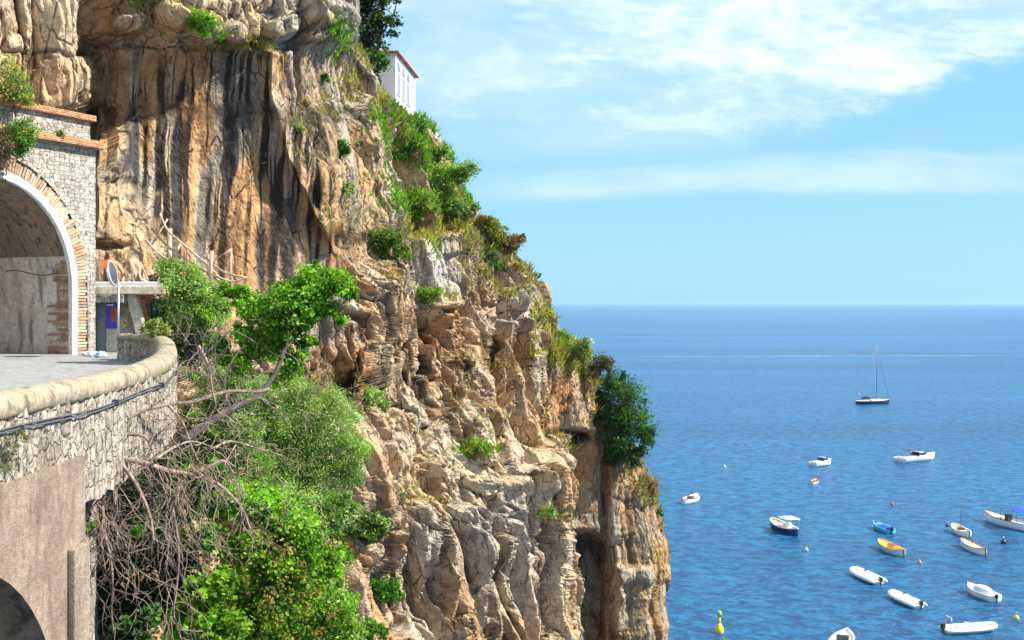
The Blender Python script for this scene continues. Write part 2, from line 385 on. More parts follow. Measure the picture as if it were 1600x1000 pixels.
M['portal'] = stone_wall_mat('portal_stone', (0.48, 0.43, 0.355), (0.38, 0.34, 0.29), (0.20, 0.17, 0.13), (4.2, 6.4), 0.3, rnd_=0.5, warm=(0.42, 0.33, 0.22))
M['brick'] = brick_mat('orange_brick', (0.45, 0.20, 0.09), (0.58, 0.36, 0.20), (0.16, 0.10, 0.07))
M['whiterim'] = plaster_mat('white_rim_paint', (0.80, 0.80, 0.79), (0.72, 0.72, 0.71), (0.42, 0.40, 0.37), 0.6, 1.2, 0.01)
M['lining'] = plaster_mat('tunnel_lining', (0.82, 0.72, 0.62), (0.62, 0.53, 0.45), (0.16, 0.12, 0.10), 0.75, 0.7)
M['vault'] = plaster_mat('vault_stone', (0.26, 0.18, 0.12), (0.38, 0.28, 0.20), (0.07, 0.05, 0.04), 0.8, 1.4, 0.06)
M['asphalt'] = plaster_mat('asphalt', (0.25, 0.245, 0.24), (0.30, 0.295, 0.285), (0.17, 0.165, 0.16), 0.6, 1.0, 0.004)
M['concrete'] = plaster_mat('kiosk_concrete', (0.48, 0.43, 0.35), (0.56, 0.51, 0.43), (0.22, 0.18, 0.13), 0.4)
M['white'] = simple('white_wall', (0.80, 0.80, 0.78), 0.8, var=0.06, scale=1.2)
M['gel'] = simple('white_gelcoat', (0.82, 0.82, 0.80), 0.3, var=0.04, coat=0.3)
M['grey'] = simple('grey_rubber', (0.40, 0.42, 0.44), 0.6)
M['black'] = simple('black_plastic', (0.02, 0.02, 0.022), 0.4)
M['navy'] = simple('navy_paint', (0.015, 0.03, 0.10), 0.3)
M['steel'] = simple('galvanised_steel', (0.5, 0.52, 0.54), 0.35, metal=0.8)
M['alu'] = simple('grey_mast_metal', (0.16, 0.17, 0.19), 0.4)

# ------------------------------------------------------------------ cliff
SIL = np.array([(-80, 640), (0, 545), (60, 548), (90, 560), (130, 577), (165, 592), (190, 650), (215, 668), (260, 700), (300, 715), (335, 740), (370, 775), (410, 808), (450, 838),
                (490, 848), (520, 862), (560, 905), (600, 925), (640, 940), (680, 960), (700, 990), (740, 1008), (780, 1022), (830, 1032), (860, 1043), (905, 1043), (930, 1036),
                (1000, 1040), (1150, 1050)], float)
ROWS = [
 (-100, [(-150, 36), (0, 39), (120, 44), (200, 50), (440, 60), (560, 72), (640, 82)]),
 (0,    [(-150, 36), (0, 39.5), (112, 43), (118, 51), (300, 53), (440, 57), (520, 66), (600, 82)]),
 (68,   [(-150, 36.5), (0, 39.5), (120, 43), (128, 53.6), (300, 54.6), (440, 56.6), (500, 62), (560, 78)]),
 (82,   [(-150, 37), (0, 39.8), (122, 43), (131, 54.2), (300, 55.3), (430, 57), (500, 64), (570, 80)]),
 (165,  [(-150, 37.5), (0, 40), (128, 43), (137, 54.5), (300, 55.6), (440, 57), (470, 60), (560, 74), (600, 85)]),
 (200,  [(-150, 62), (0, 60), (142, 58), (150, 54), (300, 55.6), (450, 57), (480, 60), (560, 72), (600, 82), (660, 92)]),
 (300,  [(-150, 62), (0, 60), (142, 58), (148, 46.5), (178, 47.5), (192, 53.5), (300, 55), (485, 57), (510, 60), (620, 76), (640, 84), (715, 96)]),
 (380,  [(-150, 62), (0, 60), (142, 58), (148, 45.5), (225, 47.5), (240, 53.2), (300, 54.2), (500, 56.5), (525, 60), (628, 74), (640, 78), (775, 96)]),
 (440,  [(-150, 62), (0, 60), (142, 58), (148, 45.5), (250, 47.5), (262, 52.5), (300, 53.2), (515, 56.5), (545, 61), (628, 72), (640, 78), (740, 86), (840, 99)]),
 (540,  [(-150, 62), (0, 60), (142, 56), (160, 50), (262, 48), (400, 51), (480, 56.6), (545, 57.6), (560, 60), (640, 72), (700, 78), (790, 86), (850, 96), (900, 104)]),
 (620,  [(-150, 48), (0, 42), (100, 36), (220, 36), (400, 47), (480, 56), (556, 57), (575, 60), (640, 70), (700, 76), (790, 84), (838, 90), (846, 98), (925, 104)]),
 (680,  [(-150, 40), (0, 36), (100, 31), (220, 31), (400, 44), (540, 54), (600, 60), (640, 67), (700, 73), (790, 80), (850, 89), (858, 101.5), (930, 102.8), (990, 106)]),
 (760,  [(-150, 36), (0, 32), (100, 28), (220, 28), (400, 40), (540, 50), (600, 56), (640, 61), (700, 66), (790, 73), (855, 81), (864, 102.6), (950, 103.8), (1000, 106), (1020, 110)]),
 (830,  [(-150, 34), (0, 30), (100, 27), (220, 28), (400, 38), (540, 49), (600, 54), (640, 58), (700, 63), (790, 70), (866, 80), (874, 102.6), (950, 103.6), (1010, 106), (1034, 111)]),
 (850,  [(-150, 34), (0, 30), (100, 27), (220, 28), (400, 38), (540, 48), (600, 54), (640, 58), (700, 63), (790, 70), (868, 80), (876, 107.5), (936, 108), (946, 104.3), (1010, 106), (1042, 111)]),
 (1000, [(-150, 32), (0, 28), (100, 26), (220, 27), (400, 35), (540, 46), (600, 52), (640, 56), (700, 61), (790, 68), (885, 79), (893, 106.5), (950, 106), (1010, 106), (1040, 111)]),
 (1150, [(-150, 30), (0, 26), (100, 25), (220, 26), (400, 33), (540, 44), (600, 50), (640, 54), (700, 59), (790, 66), (895, 78), (903, 104), (950, 105), (1040, 110)]),
]
def base_depth(u, v):
    rv = np.array([r[0] for r in ROWS], float)
    cols = np.stack([np.interp(u, [k[0] for k in r[1]], [k[1] for k in r[1]]) for r in ROWS], 0)
    j = np.clip(np.searchsorted(rv, v)-1, 0, len(rv)-2)
    t = np.clip((v-rv[j])/(rv[j+1]-rv[j]), 0, 1)
    idx = np.arange(len(u)); return cols[j, idx]*(1-t)+cols[j+1, idx]*t
def ell(u, v, cu, cv, ru, rv, soft=0.35, ang=0):
    c, s = math.cos(R(ang)), math.sin(R(ang)); du = u-cu; dv = v-cv
    a = (du*c+dv*s)/ru; b = (-du*s+dv*c)/rv; d = np.sqrt(a*a+b*b); return 1-sst(d, 1-soft, 1+soft*0.3)
def boxm(u, v, u0, u1, v0, v1, s=4):
    return sst(u, u0-s, u0+s)*(1-sst(u, u1-s, u1+s))*sst(v, v0-s, v0+s)*(1-sst(v, v1-s, v1+s))

RIDGES = [
 ([(402, 80), (410, 150), (438, 240), (470, 330), (512, 400)], 7, 1.0), ([(545, 190), (560, 300), (592, 390)], 14, 2.0), ([(600, 200), (612, 300)], 10, 1.5), ([(575, 440), (560, 540), (552, 620)], 14, 1.6),
 ([(690, 500), (694, 600), (706, 660), (724, 720)], 15, 3.4), ([(800, 470), (790, 560), (782, 640), (790, 730)], 14, 3.2), ([(740, 500), (735, 580), (745, 640)], 12, 1.8), ([(650, 600), (668, 660), (655, 720)], 14, 1.6),
 ([(865, 780), (880, 860), (894, 1000)], 12, 2.0), ([(640, 800), (660, 900), (700, 1000)], 20, 2.5), ([(700, 790), (730, 880), (740, 1000)], 18, 2.2), ([(760, 850), (790, 920), (800, 1000)], 16, 2.2), ([(590, 840), (560, 900), (565, 960)], 12, 1.5),
 ([(830, 700), (850, 760)], 12, 1.6), ([(905, 560), (915, 640)], 8, 1.2),
 # gullies
 ([(598, 500), (606, 560), (604, 640)], 8, -3.0), ([(765, 530), (758, 640)], 9, -3.0), ([(722, 500), (716, 600)], 7, -2.0), ([(668, 520), (660, 580)], 8, -2.0), ([(838, 560), (842, 680)], 6, -3.0), ([(818, 800), (845, 900), (850, 1000)], 9, -2.5),
 ([(675, 830), (700, 900)], 9, -2.0), ([(735, 800), (765, 880), (770, 1000)], 8, -2.2), ([(620, 850), (640, 950)], 7, -1.6), ([(548, 520), (540, 620)], 6, -1.8), ([(755, 480), (830, 500)], 6, -2.0),
 ([(940, 700), (945, 850), (950, 1000)], 6, -1.5), ([(600, 720), (740, 760), (850, 740)], 12, 2.0), ([(640, 770), (760, 800)], 8, -1.6)]
def make_cliff():
    NC, NW, NR, NF = 1080, 44, 700, 1300
    vv = np.linspace(-70, 1120, NR); 
    usil = np.interp(vv, SIL[:, 0], SIL[:, 1])
    s = np.linspace(0, 1, NF)
    U = -140+(usil[:, None]+140)*s[None, :]; V = np.repeat(vv[:, None], NF, 1)
    u = U.ravel(); v = V.ravel()
    # ragged authored boundaries: wobble the lookup coordinates
    wp = np.stack([u/45, v/85, np.zeros_like(u)], 1)
    wu = u+fbm(wp, 2, 3)*12; wv = v+fbm(np.stack([u/45, v/60, 0*u+50], 1), 2, 5)*12
    D = base_depth(wu, wv)
    D = D-4.0*boxm(wu, wv, 638, 731, 370, 482, 3)          # the big square block
    D = D-2.0*boxm(wu, wv, 688, 732, 350, 400, 3)
    D = D+8.0*boxm(wu, wv, 624, 636, 370, 590, 3)                     # the black cleft beside it
    D = D+1.0*ell(wu, wv, 540, 356, 13, 24, 0.7)-1.2*boxm(wu, wv, 140, 208, 305, 384, 4)-0.8*boxm(wu, wv, 140, 232, 392, 450, 4)                           # the small cave
    D = D-1.6*ell(wu, wv, 505, 240, 42, 90, 0.7)
    D = D+3.2*ell(wu, wv, 588, 935, 30, 62, 0.3)                      # brown hollow low down
    D = D-1.8*ell(wu, wv, 600, 700, 22, 22, 0.5)
    D = D-2.2*ell(wu, wv, 690, 690, 55, 60, 0.6, 20)
    D = D+2.2*boxm(wu, wv, 795, 852, 520, 735, 6)*0.6
    D = D+1.8*boxm(wu, wv, 560, 600, 540, 640, 6)
    D = D+1.5*boxm(wu, wv, 845, 908, 682, 694, 3)*2.0                  # overhang under the right block
    D = D-2.6*boxm(wu, wv, 838, 913, 558, 680, 3)+5.0*boxm(wu, wv, 831, 838, 560, 690, 2)+3.5*boxm(wu, wv, 858, 866, 690, 1100, 3)*0+4.0*boxm(wu, wv, 876, 938, 838, 1100, 3)*0.6
    D = D-1.6*ell(wu, wv, 955, 940, 14, 60, 0.6)
    D = D-1.2*boxm(wu, wv, 960, 1046, 880, 905, 5)
    def seg(pts, w, a, d_):
        best = np.full(len(u), 1e9)
        for (x0, y0), (x1, y1) in zip(pts[:-1], pts[1:]):
            L2 = (x1-x0)**2+(y1-y0)**2; t = np.clip(((wu-x0)*(x1-x0)+(wv-y0)*(y1-y0))/L2, 0, 1)
            best = np.minimum(best, np.hypot(wu-x0-t*(x1-x0), wv-y0-t*(y1-y0)))
        return d_-a*np.exp(-(best/w)**2)
    for pts, w, a in RIDGES: D = seg(pts, w, a, D)
    for k in range(6): # boulders along the top
        cu = 190+k*62+rng.uniform(-8, 8); D = D-1.5*ell(wu, wv, cu, 42+rng.uniform(-12, 6), 30, 20, 0.4)
    D = D.reshape(NR, NF)
    kx = np.exp(-0.5*(np.arange(-6, 7)/1.5)**2); kx /= kx.sum()
    D = np.apply_along_axis(lambda r: np.convolve(np.pad(r, 6, 'edge'), kx, 'valid'), 1, D)
    ky = np.exp(-0.5*(np.arange(-5, 6)/1.2)**2); ky /= ky.sum()
    D = np.apply_along_axis(lambda r: np.convolve(np.pad(r, 5, 'edge'), ky, 'valid'), 0, D)
    # even spacing of the columns along the ground plan of each row
    X = (U-CX)/FPX*D
    seg = np.sqrt(np.diff(X, axis=1)**2+np.diff(D, axis=1)**2)
    wt = np.where((U[:, 1:] < 135) & (V[:, 1:] > 175) & (V[:, 1:] < 600), 0.25, 1.0)
    seg = seg*wt+np.diff(U, axis=1)*0.05
    kz = np.exp(-0.5*(np.arange(-14, 15)/6.0)**2); kz /= kz.sum()
    cum = np.concatenate([np.zeros((NR, 1)), np.cumsum(seg, 1)], 1); cum /= cum[:, -1:]
    tt = np.linspace(0, 1, NC); U2 = np.stack([np.interp(tt, cum[i], U[i]) for i in range(NR)], 0)
    U2 = np.apply_along_axis(lambda r: np.convolve(np.pad(r, 14, 'edge'), kz, 'valid'), 0, U2)
    U2[:, -1] = usil
    D = np.stack([np.interp(U2[i], U[i], D[i]) for i in range(NR)], 0)
    U = U2; V = np.repeat(vv[:, None], NC, 1)
    X = (U-CX)/FPX*D; Z = CAMZ-(V-CY)/FPX*D
    Pw = np.stack([X, D, Z], 2)
    # the back of the ridge, turning away beyond the skyline
    e = Pw[:, -1:, :]; k = (np.arange(1, NW+1)/NW)[None, :, None]
    off = np.zeros((NR, NW, 3)); off[:, :, 1] = (k[:, :, 0]**1.3)*38; 
    r = e[:, :, 0]/e[:, :, 1]
    off[:, :, 0] = r*off[:, :, 1]-2.5*np.sqrt(k[:, :, 0])-16*k[:, :, 0]**2
    Pw = np.concatenate([Pw, e+off], 1)
    nc = NC+NW
    p = Pw.reshape(-1, 3)
    UU = np.concatenate([U, np.repeat(U[:, -1:], NW, 1)], 1).ravel(); VV = np.concatenate([V, np.repeat(V[:, -1:], NW, 1)], 1).ravel()
    WU = UU+fbm(np.stack([UU/30, VV/30, 0*UU], 1), 4, 8)*10; WV = VV+fbm(np.stack([UU/30, VV/30, 0*UU+9], 1), 4, 9)*10
    # regions
    stripe = np.clip(boxm(WU, WV, np.interp(WV, [80, 240, 258, 290, 330, 390, 450], [134, 140, 156, 184, 217, 242, 258]), np.interp(WV, [80, 200, 260, 450], [432, 460, 500, 522])+vnoise(np.stack([WV/30, 0*WV, 0*WV], 1), 77)*14, 84+9*vnoise(np.stack([WU/28, 0*WU, 0*WU], 1), 78), 560, 12), 0, 1)
    slab = boxm(WU, WV, 445, np.interp(WV, [90, 200, 300, 400], [520, 545, 575, 575]), 95, 420, 16)*(1-stripe)
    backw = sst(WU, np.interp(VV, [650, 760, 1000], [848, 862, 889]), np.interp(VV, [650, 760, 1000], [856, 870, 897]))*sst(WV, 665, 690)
    rough = 1-0.90*stripe-0.78*backw*(1-sst(UU, 960, 1030)*0.5)-0.62*slab
    near = sst(p[:, 1], 30, 70)                                       # smaller relief on the nearer rock
    blk = np.clip(boxm(WU, WV, 640, 731, 374, 480, 4)+boxm(WU, WV, 838, 913, 560, 680, 4)+1.3*boxm(WU, WV, 140, 240, 290, 450, 10), 0, 1.3)
    lip = boxm(WU, WV, 126, 450, -200, 84, 8); lcol = (1-sst(UU, 125, 150))*(1-sst(VV, 170, 200))
    amp = rough*(0.68+0.32*near)*(1-0.55*blk)*(1-0.35*lip)*(1-0.35*lcol)
    od = np.array([0.78, -0.60, 0.16]); od /= np.linalg.norm(od)
    # frame: a runs along the face, b outward, z up
    a = p[:, 0]*0.43+p[:, 1]*0.90; b = p[:, 0]*0.90-p[:, 1]*0.43; z = p[:, 2]
    q = np.stack([a, b, z], 1); wq = q+0.5*np.stack([fbm(q/7, 2, 21), fbm(q/7, 2, 22), fbm(q/7, 2, 23)], 1)
    lean = np.stack([wq[:, 0]+0.14*wq[:, 2], wq[:, 1], wq[:, 2]], 1)
    disp = 0
    rib = 1-np.abs(fbm(lean/np.array([7.5, 9, 26]), 3, 31))*2.2
    disp = disp+amp*0.9*rib
    cracks = 0*z
    rids = []
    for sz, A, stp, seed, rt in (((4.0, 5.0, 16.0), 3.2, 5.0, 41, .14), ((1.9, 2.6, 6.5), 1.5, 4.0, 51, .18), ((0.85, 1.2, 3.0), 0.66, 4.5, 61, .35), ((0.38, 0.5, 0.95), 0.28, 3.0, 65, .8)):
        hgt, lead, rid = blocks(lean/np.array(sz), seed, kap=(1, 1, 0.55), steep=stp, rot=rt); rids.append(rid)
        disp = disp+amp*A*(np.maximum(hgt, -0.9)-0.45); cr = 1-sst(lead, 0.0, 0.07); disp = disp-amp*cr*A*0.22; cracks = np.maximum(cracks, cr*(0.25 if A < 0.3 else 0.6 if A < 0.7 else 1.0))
    disp = disp+(0.16*amp+0.04)*fbm(q/1.1, 4, 71, 0.65)
    led = fbm(np.stack([a/9, b/9, z/1.3], 1), 3, 81)                     # bedding on the back wall and everywhere faintly
    disp = disp+(0.08+0.5*backw)*np.clip(led, -0.4, 0.4)
    disp = disp+stripe*(0.22*vnoise(np.stack([UU/30, 0*a, VV/300], 1), 91)+0.12*vnoise(np.stack([UU/11, 0*a, VV/200], 1), 92))
    edgef = 1-0.60*sst(UU/np.maximum(1, np.interp(VV, SIL[:, 0], SIL[:, 1])), 0.93, 1.0)
    hold = 1-0.85*(VV > 175)*(VV < 600)*(UU < 165)                    # stay clear of the tunnel
    disp = disp.reshape(NR, nc)
    kb = np.exp(-0.5*(np.arange(-5, 6)/0.6)**2); kb /= kb.sum()
    disp = np.apply_along_axis(lambda r: np.convolve(np.pad(r, 5, 'edge'), kb, 'valid'), 0, disp)
    kb = np.exp(-0.5*(np.arange(-3, 4)/0.55)**2); kb /= kb.sum()
    disp = np.apply_along_axis(lambda r: np.convolve(np.pad(r, 3, 'edge'), kb, 'valid'), 1, disp).ravel()
    disp = (disp-0.9*amp+0.75*stripe+0.5*backw-0.7*lcol-0.5*lip)*edgef*hold
    p = p+od*disp[:, None]
    G = p.reshape(NR, nc, 3)
    gu = np.gradient(G, axis=1); gv = np.gradient(G, axis=0); nrm = np.cross(gu, gv); nrm /= np.linalg.norm(nrm, axis=2, keepdims=True)+1e-9
    if nrm[300, 300, 1] > 0: nrm = -nrm
    nrm = nrm.reshape(-1, 3)
    # ---- colour of the rock itself, with crevice shade painted in
    def L(*c): return np.array(c)
    cream = L(0.64, 0.475, 0.29); pale = L(0.71, 0.595, 0.45); grey = L(0.40, 0.37, 0.33); orange = L(0.56, 0.28, 0.095); brown = L(0.24, 0.125, 0.06); dark = L(0.030, 0.024, 0.020); blue = L(0.15, 0.132, 0.115)
    def mx(c, d, m): m = np.clip(m, 0, 1)[:, None]; return c*(1-m)+d*m
    n1 = fbm(q/np.array([6, 6, 9]), 5, 101, 0.6); n2 = fbm(q/np.array([2, 2, 5]), 5, 111, 0.6); n3 = fbm(q/4+30, 5, 121, 0.6)
    c = np.repeat(cream[None], len(p), 0)
    c = mx(c, pale, sst(n1, 0.0, 0.35))
    c = mx(c, grey, sst(n3, 0.08, 0.34)*0.75)
    warmz = 0.35+0.4*ell(UU, VV, 720, 560, 170, 120, 0.8)+0.4*ell(UU, VV, 580, 230, 90, 140, 0.8)
    c = mx(c, orange*0.92, sst(n2, -0.04, 0.26)*(0.50+warmz*0.45)); c = mx(c, L(0.36, 0.22, 0.12), sst(fbm(q/np.array([3, 3, 11])+77, 4, 105, 0.55), 0.04, 0.30)*0.65)
    stv = fbm(np.stack([a/0.8, b/2.5, z/9], 1), 5, 131, 0.6)
    c = mx(c, brown, sst(stv, 0.10, 0.36)*0.65)
    c = mx(c, orange*0.9, sst(-stv, 0.16, 0.36)*0.35)
    # grey weathered crest upper middle and on top of blocks
    gz = np.clip(ell(WU, WV, 500, 140, 75, 90, 0.6)+ell(WU, WV, 690, 420, 60, 60, 0.5)+ell(WU, WV, 480, 40, 90, 60, 0.4)+0.8*ell(WU, WV, 740, 840, 150, 130, 0.7)+ell(WU, WV, 610, 330, 22, 80, 0.6)+0.7*ell(WU, WV, 800, 470, 60, 70, 0.6), 0, 1)
    c = mx(c, L(0.45, 0.415, 0.365), gz*(0.60+0.4*sst(n3, -0.2, 0.1)))
    # pale cream rubble ledge
    c = mx(c, L(0.68, 0.52, 0.33), np.clip(ell(WU, WV, 720, 735, 170, 60, 0.6)+ell(WU, WV, 60, 80, 100, 120, 0.6)*1.2+ell(WU, WV, 190, 340, 50, 90, 0.4)*1.2+ell(WU, WV, 330, 30, 200, 45, 0.5)*0.8, 0, 1)*0.7)
    # the streaked face: bands of black, slate and orange running straight down
    sa = UU+0.05*(VV-250)+fbm(np.stack([UU/40, VV/130, 0*UU], 1), 3, 141)*14
    f1 = 0.8*vnoise(np.stack([sa/12, VV/300, 0*sa], 1), 151)+0.8*vnoise(np.stack([sa/5.0, VV/190, 0*sa], 1), 152)+0.55*vnoise(np.stack([sa/2.8, VV/110, 0*sa], 1), 153)
    f2 = vnoise(np.stack([sa/26, VV/170, 0*sa+5], 1), 154)+0.5*vnoise(np.stack([sa/8, VV/110, 0*sa+5], 1), 155)
    sc_ = mx(np.repeat(L(0.47, 0.27, 0.125)[None], len(p), 0), L(0.47, 0.39, 0.29), sst(f2, -0.25, 0.45))
    sc_ = mx(sc_, L(0.22, 0.115, 0.06), sst(f1, -0.1, 0.3)*0.65)
    sc_ = mx(sc_, blue, sst(f2+0.9*ell(UU, VV, 345, 180, 60, 120, 0.6), 0.35, 1.0)*0.85)
    topfree = sst(VV, np.interp(UU, [130, 170, 230, 270, 330, 450], [200, 125, 110, 95, 78, 80]), np.interp(UU, [130, 170, 230, 270, 330, 450], [235, 150, 130, 110, 90, 95]))
    sc_ = mx(sc_, dark, sst(f1+0.35*ell(UU, VV, 225, 230, 90, 170, 0.7), 0.36, 0.50)*topfree*0.96)
    sc_ = mx(sc_, L(0.055, 0.052, 0.055), np.clip(ell(sa, VV, 440, 400, 12, 120, 0.4)+ell(sa, VV, 395, 400, 9, 70, 0.4)+ell(sa, VV, 262, 300, 8, 150, 0.3)+ell(sa, VV, 190, 260, 14, 110, 0.4)+ell(sa, VV, 236, 200, 6, 100, 0.4)+ell(sa, VV, 340, 250, 7, 90, 0.4), 0, 1)*0.9)
    c = mx(c, mx(sc_, L(0.52, 0.42, 0.30), sst(n3, -0.2, 0.25)*0.7), slab*0.75)
    c = mx(c, sc_, stripe)
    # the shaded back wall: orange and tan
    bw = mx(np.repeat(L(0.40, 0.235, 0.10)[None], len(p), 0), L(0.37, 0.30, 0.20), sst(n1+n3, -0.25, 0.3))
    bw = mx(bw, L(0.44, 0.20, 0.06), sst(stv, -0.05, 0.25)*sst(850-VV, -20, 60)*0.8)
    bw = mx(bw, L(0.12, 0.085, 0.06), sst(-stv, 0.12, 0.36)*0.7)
    bw = mx(bw, L(0.13, 0.125, 0.125), ell(WU, WV, 905, 865, 50, 26, 0.5)*0.6)  # shade below the overhang, painted in as dark grey
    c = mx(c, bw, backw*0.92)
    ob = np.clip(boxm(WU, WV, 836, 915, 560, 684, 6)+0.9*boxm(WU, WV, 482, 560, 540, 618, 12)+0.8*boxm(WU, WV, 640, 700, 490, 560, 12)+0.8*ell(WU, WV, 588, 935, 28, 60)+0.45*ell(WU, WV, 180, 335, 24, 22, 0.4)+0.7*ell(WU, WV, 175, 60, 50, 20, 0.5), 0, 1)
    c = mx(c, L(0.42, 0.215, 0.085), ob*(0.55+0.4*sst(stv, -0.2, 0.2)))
    c = c*(0.80+0.40*(0.6*rids[0]+0.4*rids[1]))[:, None]
    c = mx(c, L(0.07, 0.05, 0.04), cracks*0.85*(1-0.8*stripe))  # dirt in the joints, darkened to stand for their shade
    c = mx(c, L(0.47, 0.42, 0.35), (rids[1] > 0.72)*0.35*(1-stripe)); c = mx(c, L(0.50, 0.27, 0.11), (rids[1] < 0.18)*0.30*(1-stripe))
    # soil and dry herbs on shelves
    up = sst(nrm[:, 2], 0.55, 0.8)
    c = mx(c, L(0.33, 0.29, 0.17), up*0.35*sst(n2, -0.2, 0.2))
    c = np.clip(c, 0.01, 0.9)
    idx = np.arange(NR*nc).reshape(NR, nc)
    # leave out the patch that lies behind the tunnel and the road (it would stand inside them)
    f = np.stack([idx[:-1, :-1], idx[1:, :-1], idx[1:, 1:], idx[:-1, 1:]], 2).reshape(-1, 4)
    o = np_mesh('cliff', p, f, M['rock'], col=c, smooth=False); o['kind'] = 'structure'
    return p, nrm, NR, NC, nc
CP, CN, NR_, NC_, NCC_ = make_cliff()
# projected positions of the visible cliff, to set plants onto the rock
_vis = np.zeros((NR_, NCC_), bool); _vis[:, :NC_+3] = True; _vis = np.where(_vis.ravel())[0]
_pu = CX+CP[_vis, 0]/CP[_vis, 1]*FPX; _pv = CY-(CP[_vis, 2]-CAMZ)/CP[_vis, 1]*FPX
def on_cliff(u, v):
    d = (_pu-u)**2+(_pv-v)**2; c = np.where(d < d.min()+9)[0]; i = _vis[c[np.argmin(CP[_vis[c], 1])]]
    return Vector(CP[i]), Vector(CN[i])

# ------------------------------------------------------------------ sea
def make_sea():
    xs = [-30000, -8000, -1500, -400, 0, 400, 1500, 8000, 30000]; ys = [-300, 0, 120, 400, 1500, 6000, 20000, 40000]
    v = [(x, y, 0) for y in ys for x in xs]; n = len(xs)
    f = [(j*n+i, j*n+i+1, (j+1)*n+i+1, (j+1)*n+i) for j in range(len(ys)-1) for i in range(n-1)]
    o = np_mesh('sea', v, f, M['sea']); o['kind'] = 'structure'
make_sea()

def haze():
    def f(w, out):
        v = w.node('ShaderNodeVolumePrincipled', Color=(0.42, 0.72, 1.0), Density=4.5e-5, Anisotropy=0.2); w.l.new(v.outputs[0], out.inputs[1])
    m = mat('haze_air', f); mb = MB(); mb.box(-30500, 30500, -320, 40500, -1.0, 90.0); o = mb.build('haze', m); o['kind'] = 'stuff'; o['label'] = 'thin pale sea haze softening the horizon'; o['category'] = 'haze'
haze()

# ------------------------------------------------------------------ road, parapet, viaduct
ZR = 38.1
PATH = [(-13.15, 37.0), (-12.3, 36.4), (-11.1, 34.4), (-9.75, 30.8), (-8.35, 26.5), (-7.15, 22.5), (-6.35, 19.0), (-5.95, 16.0), (-5.82, 13.0), (-5.8, 9.0), (-5.8, 2.0), (-5.8, -4.0)]
def smooth_path(pts, step=0.35):
    out = []; n = len(pts)
    for i in range(n-1):
        p0, p1, p2, p3 = [Vector(pts[max(0, min(n-1, i+k))]) for k in (-1, 0, 1, 2)]
        m = max(2, int((p2-p1).length/step))
        for j in range(m):
            t = j/m; out.append(0.5*((2*p1)+(p2-p0)*t+(2*p0-5*p1+4*p2-p3)*t*t+(3*p1-p0-3*p2+p3)*t**3))
    out.append(Vector(pts[-1])); return out
SP = smooth_path(PATH)
def offset(path, d):
    out = []
    for i, p in enumerate(path):
        t = (path[min(i+1, len(path)-1)]-path[max(i-1, 0)]).normalized(); out.append(p+Vector((-t.y, t.x))*d)
    return out   # d > 0 is the seaward side
def sweep(mb, prof, path, smooth=False, wob=0.0):
    """prof: closed list of (offset, z)"""
    n = len(prof); vs = []
    for i, p in enumerate(path):
        t = (path[min(i+1, len(path)-1)]-path[max(i-1, 0)]).normalized(); nn = Vector((-t.y, t.x))
        for d, z in prof:
            q = p+nn*(d+random.uniform(-wob, wob)); vs.append((q.x, q.y, z+random.uniform(-wob, wob)))
    fs = [(i*n+j, i*n+(j+1) % n, (i+1)*n+(j+1) % n, (i+1)*n+j) for i in range(len(path)-1) for j in range(n)]
    fs += [tuple(range(n-1, -1, -1)), tuple((len(path)-1)*n+j for j in range(n))]
    mb.add(vs, fs, smooth)
inner = offset(SP, -0.15)
road_pts = [(p.x, p.y) for p in inner][::-1]+[(-13.6, 38.5), (-14.3, 44.6), (-24, 56), (-46, 56), (-46, -4)]
me = bpy.data.meshes.new('road'); me.from_pydata([(x, y, ZR) for x, y in road_pts], [], [tuple(range(len(road_pts)))]); me.materials.append(M['asphalt'])
rd = bpy.data.objects.new('road', me); COL.objects.link(rd); rd['kind'] = 'structure'
# flip if needed
if me.polygons[0].normal.z < 0: me.flip_normals()
mb = MB(); il = offset(SP, -0.62); il2 = offset(SP, -0.74)
k0 = 14
mb.add([(p.x, p.y, ZR+0.004) for p in il]+[(p.x, p.y, ZR+0.004) for p in il2], [(i+1, i, len(il)+i, len(il)+i+1) for i in range(k0, len(il)-1)])
M['line'] = simple('road_line_paint', (0.55, 0.55, 0.52), 0.8, var=0.3, scale=9)
lo = mb.build('road_marking', M['line']); lo['kind'] = 'structure'

wall = empty('parapet_wall', (0, 0, 0), 0, 'curving stone parapet with a smooth tan rendered top along the sea edge of the road', 'wall')
mb = MB(); fine = smooth_path(PATH, 0.16)
sweep(mb, [(0.22, 37.35), (0.22, 38.80), (-0.20, 38.80), (-0.20, 37.35)], fine, False, 0.03); sweep(mb, [(-1.5, 28), (-1.5, 37.9), (-2.3, 37.9), (-2.3, 28)], fine, False, 0.03); mb.build('wall', M['parapet'], wall)
mb = MB(); prof = [(0.222, 38.72), (0.24, 38.77), (0.242, 38.87), (0.215, 38.94), (0.13, 38.985), (0.0, 39.0), (-0.12, 38.985), (-0.19, 38.94), (-0.225, 38.87), (-0.21, 38.76), (-0.15, 38.74), (0.1, 38.72)]
sweep(mb, prof, fine, True, 0.009); 
cp = mb.build('coping', M['coping'], wall)
mb = MB()
for zo, ro, r in ((38.60, 0.25, 0.013), (38.565, 0.26, 0.012)):
    pts = [Vector((p.x, p.y, zo+0.025*math.sin(i*0.45+zo*9))) for i, p in enumerate(offset(SP, ro))][18:]
    mb.tube(pts, r, 5)
for i in range(24, len(SP)-4, 9):
    p = offset(SP, 0.26)[i]; mb.box(p.x-0.05, p.x+0.06, p.y-0.015, p.y+0.015, 38.53, 38.63)
tag(mb.build('cable', simple('dark_grey_cable', (0.09, 0.09, 0.095), 0.6)), 'pair of grey cables clipped along the outer face of the curving parapet', 'cable')

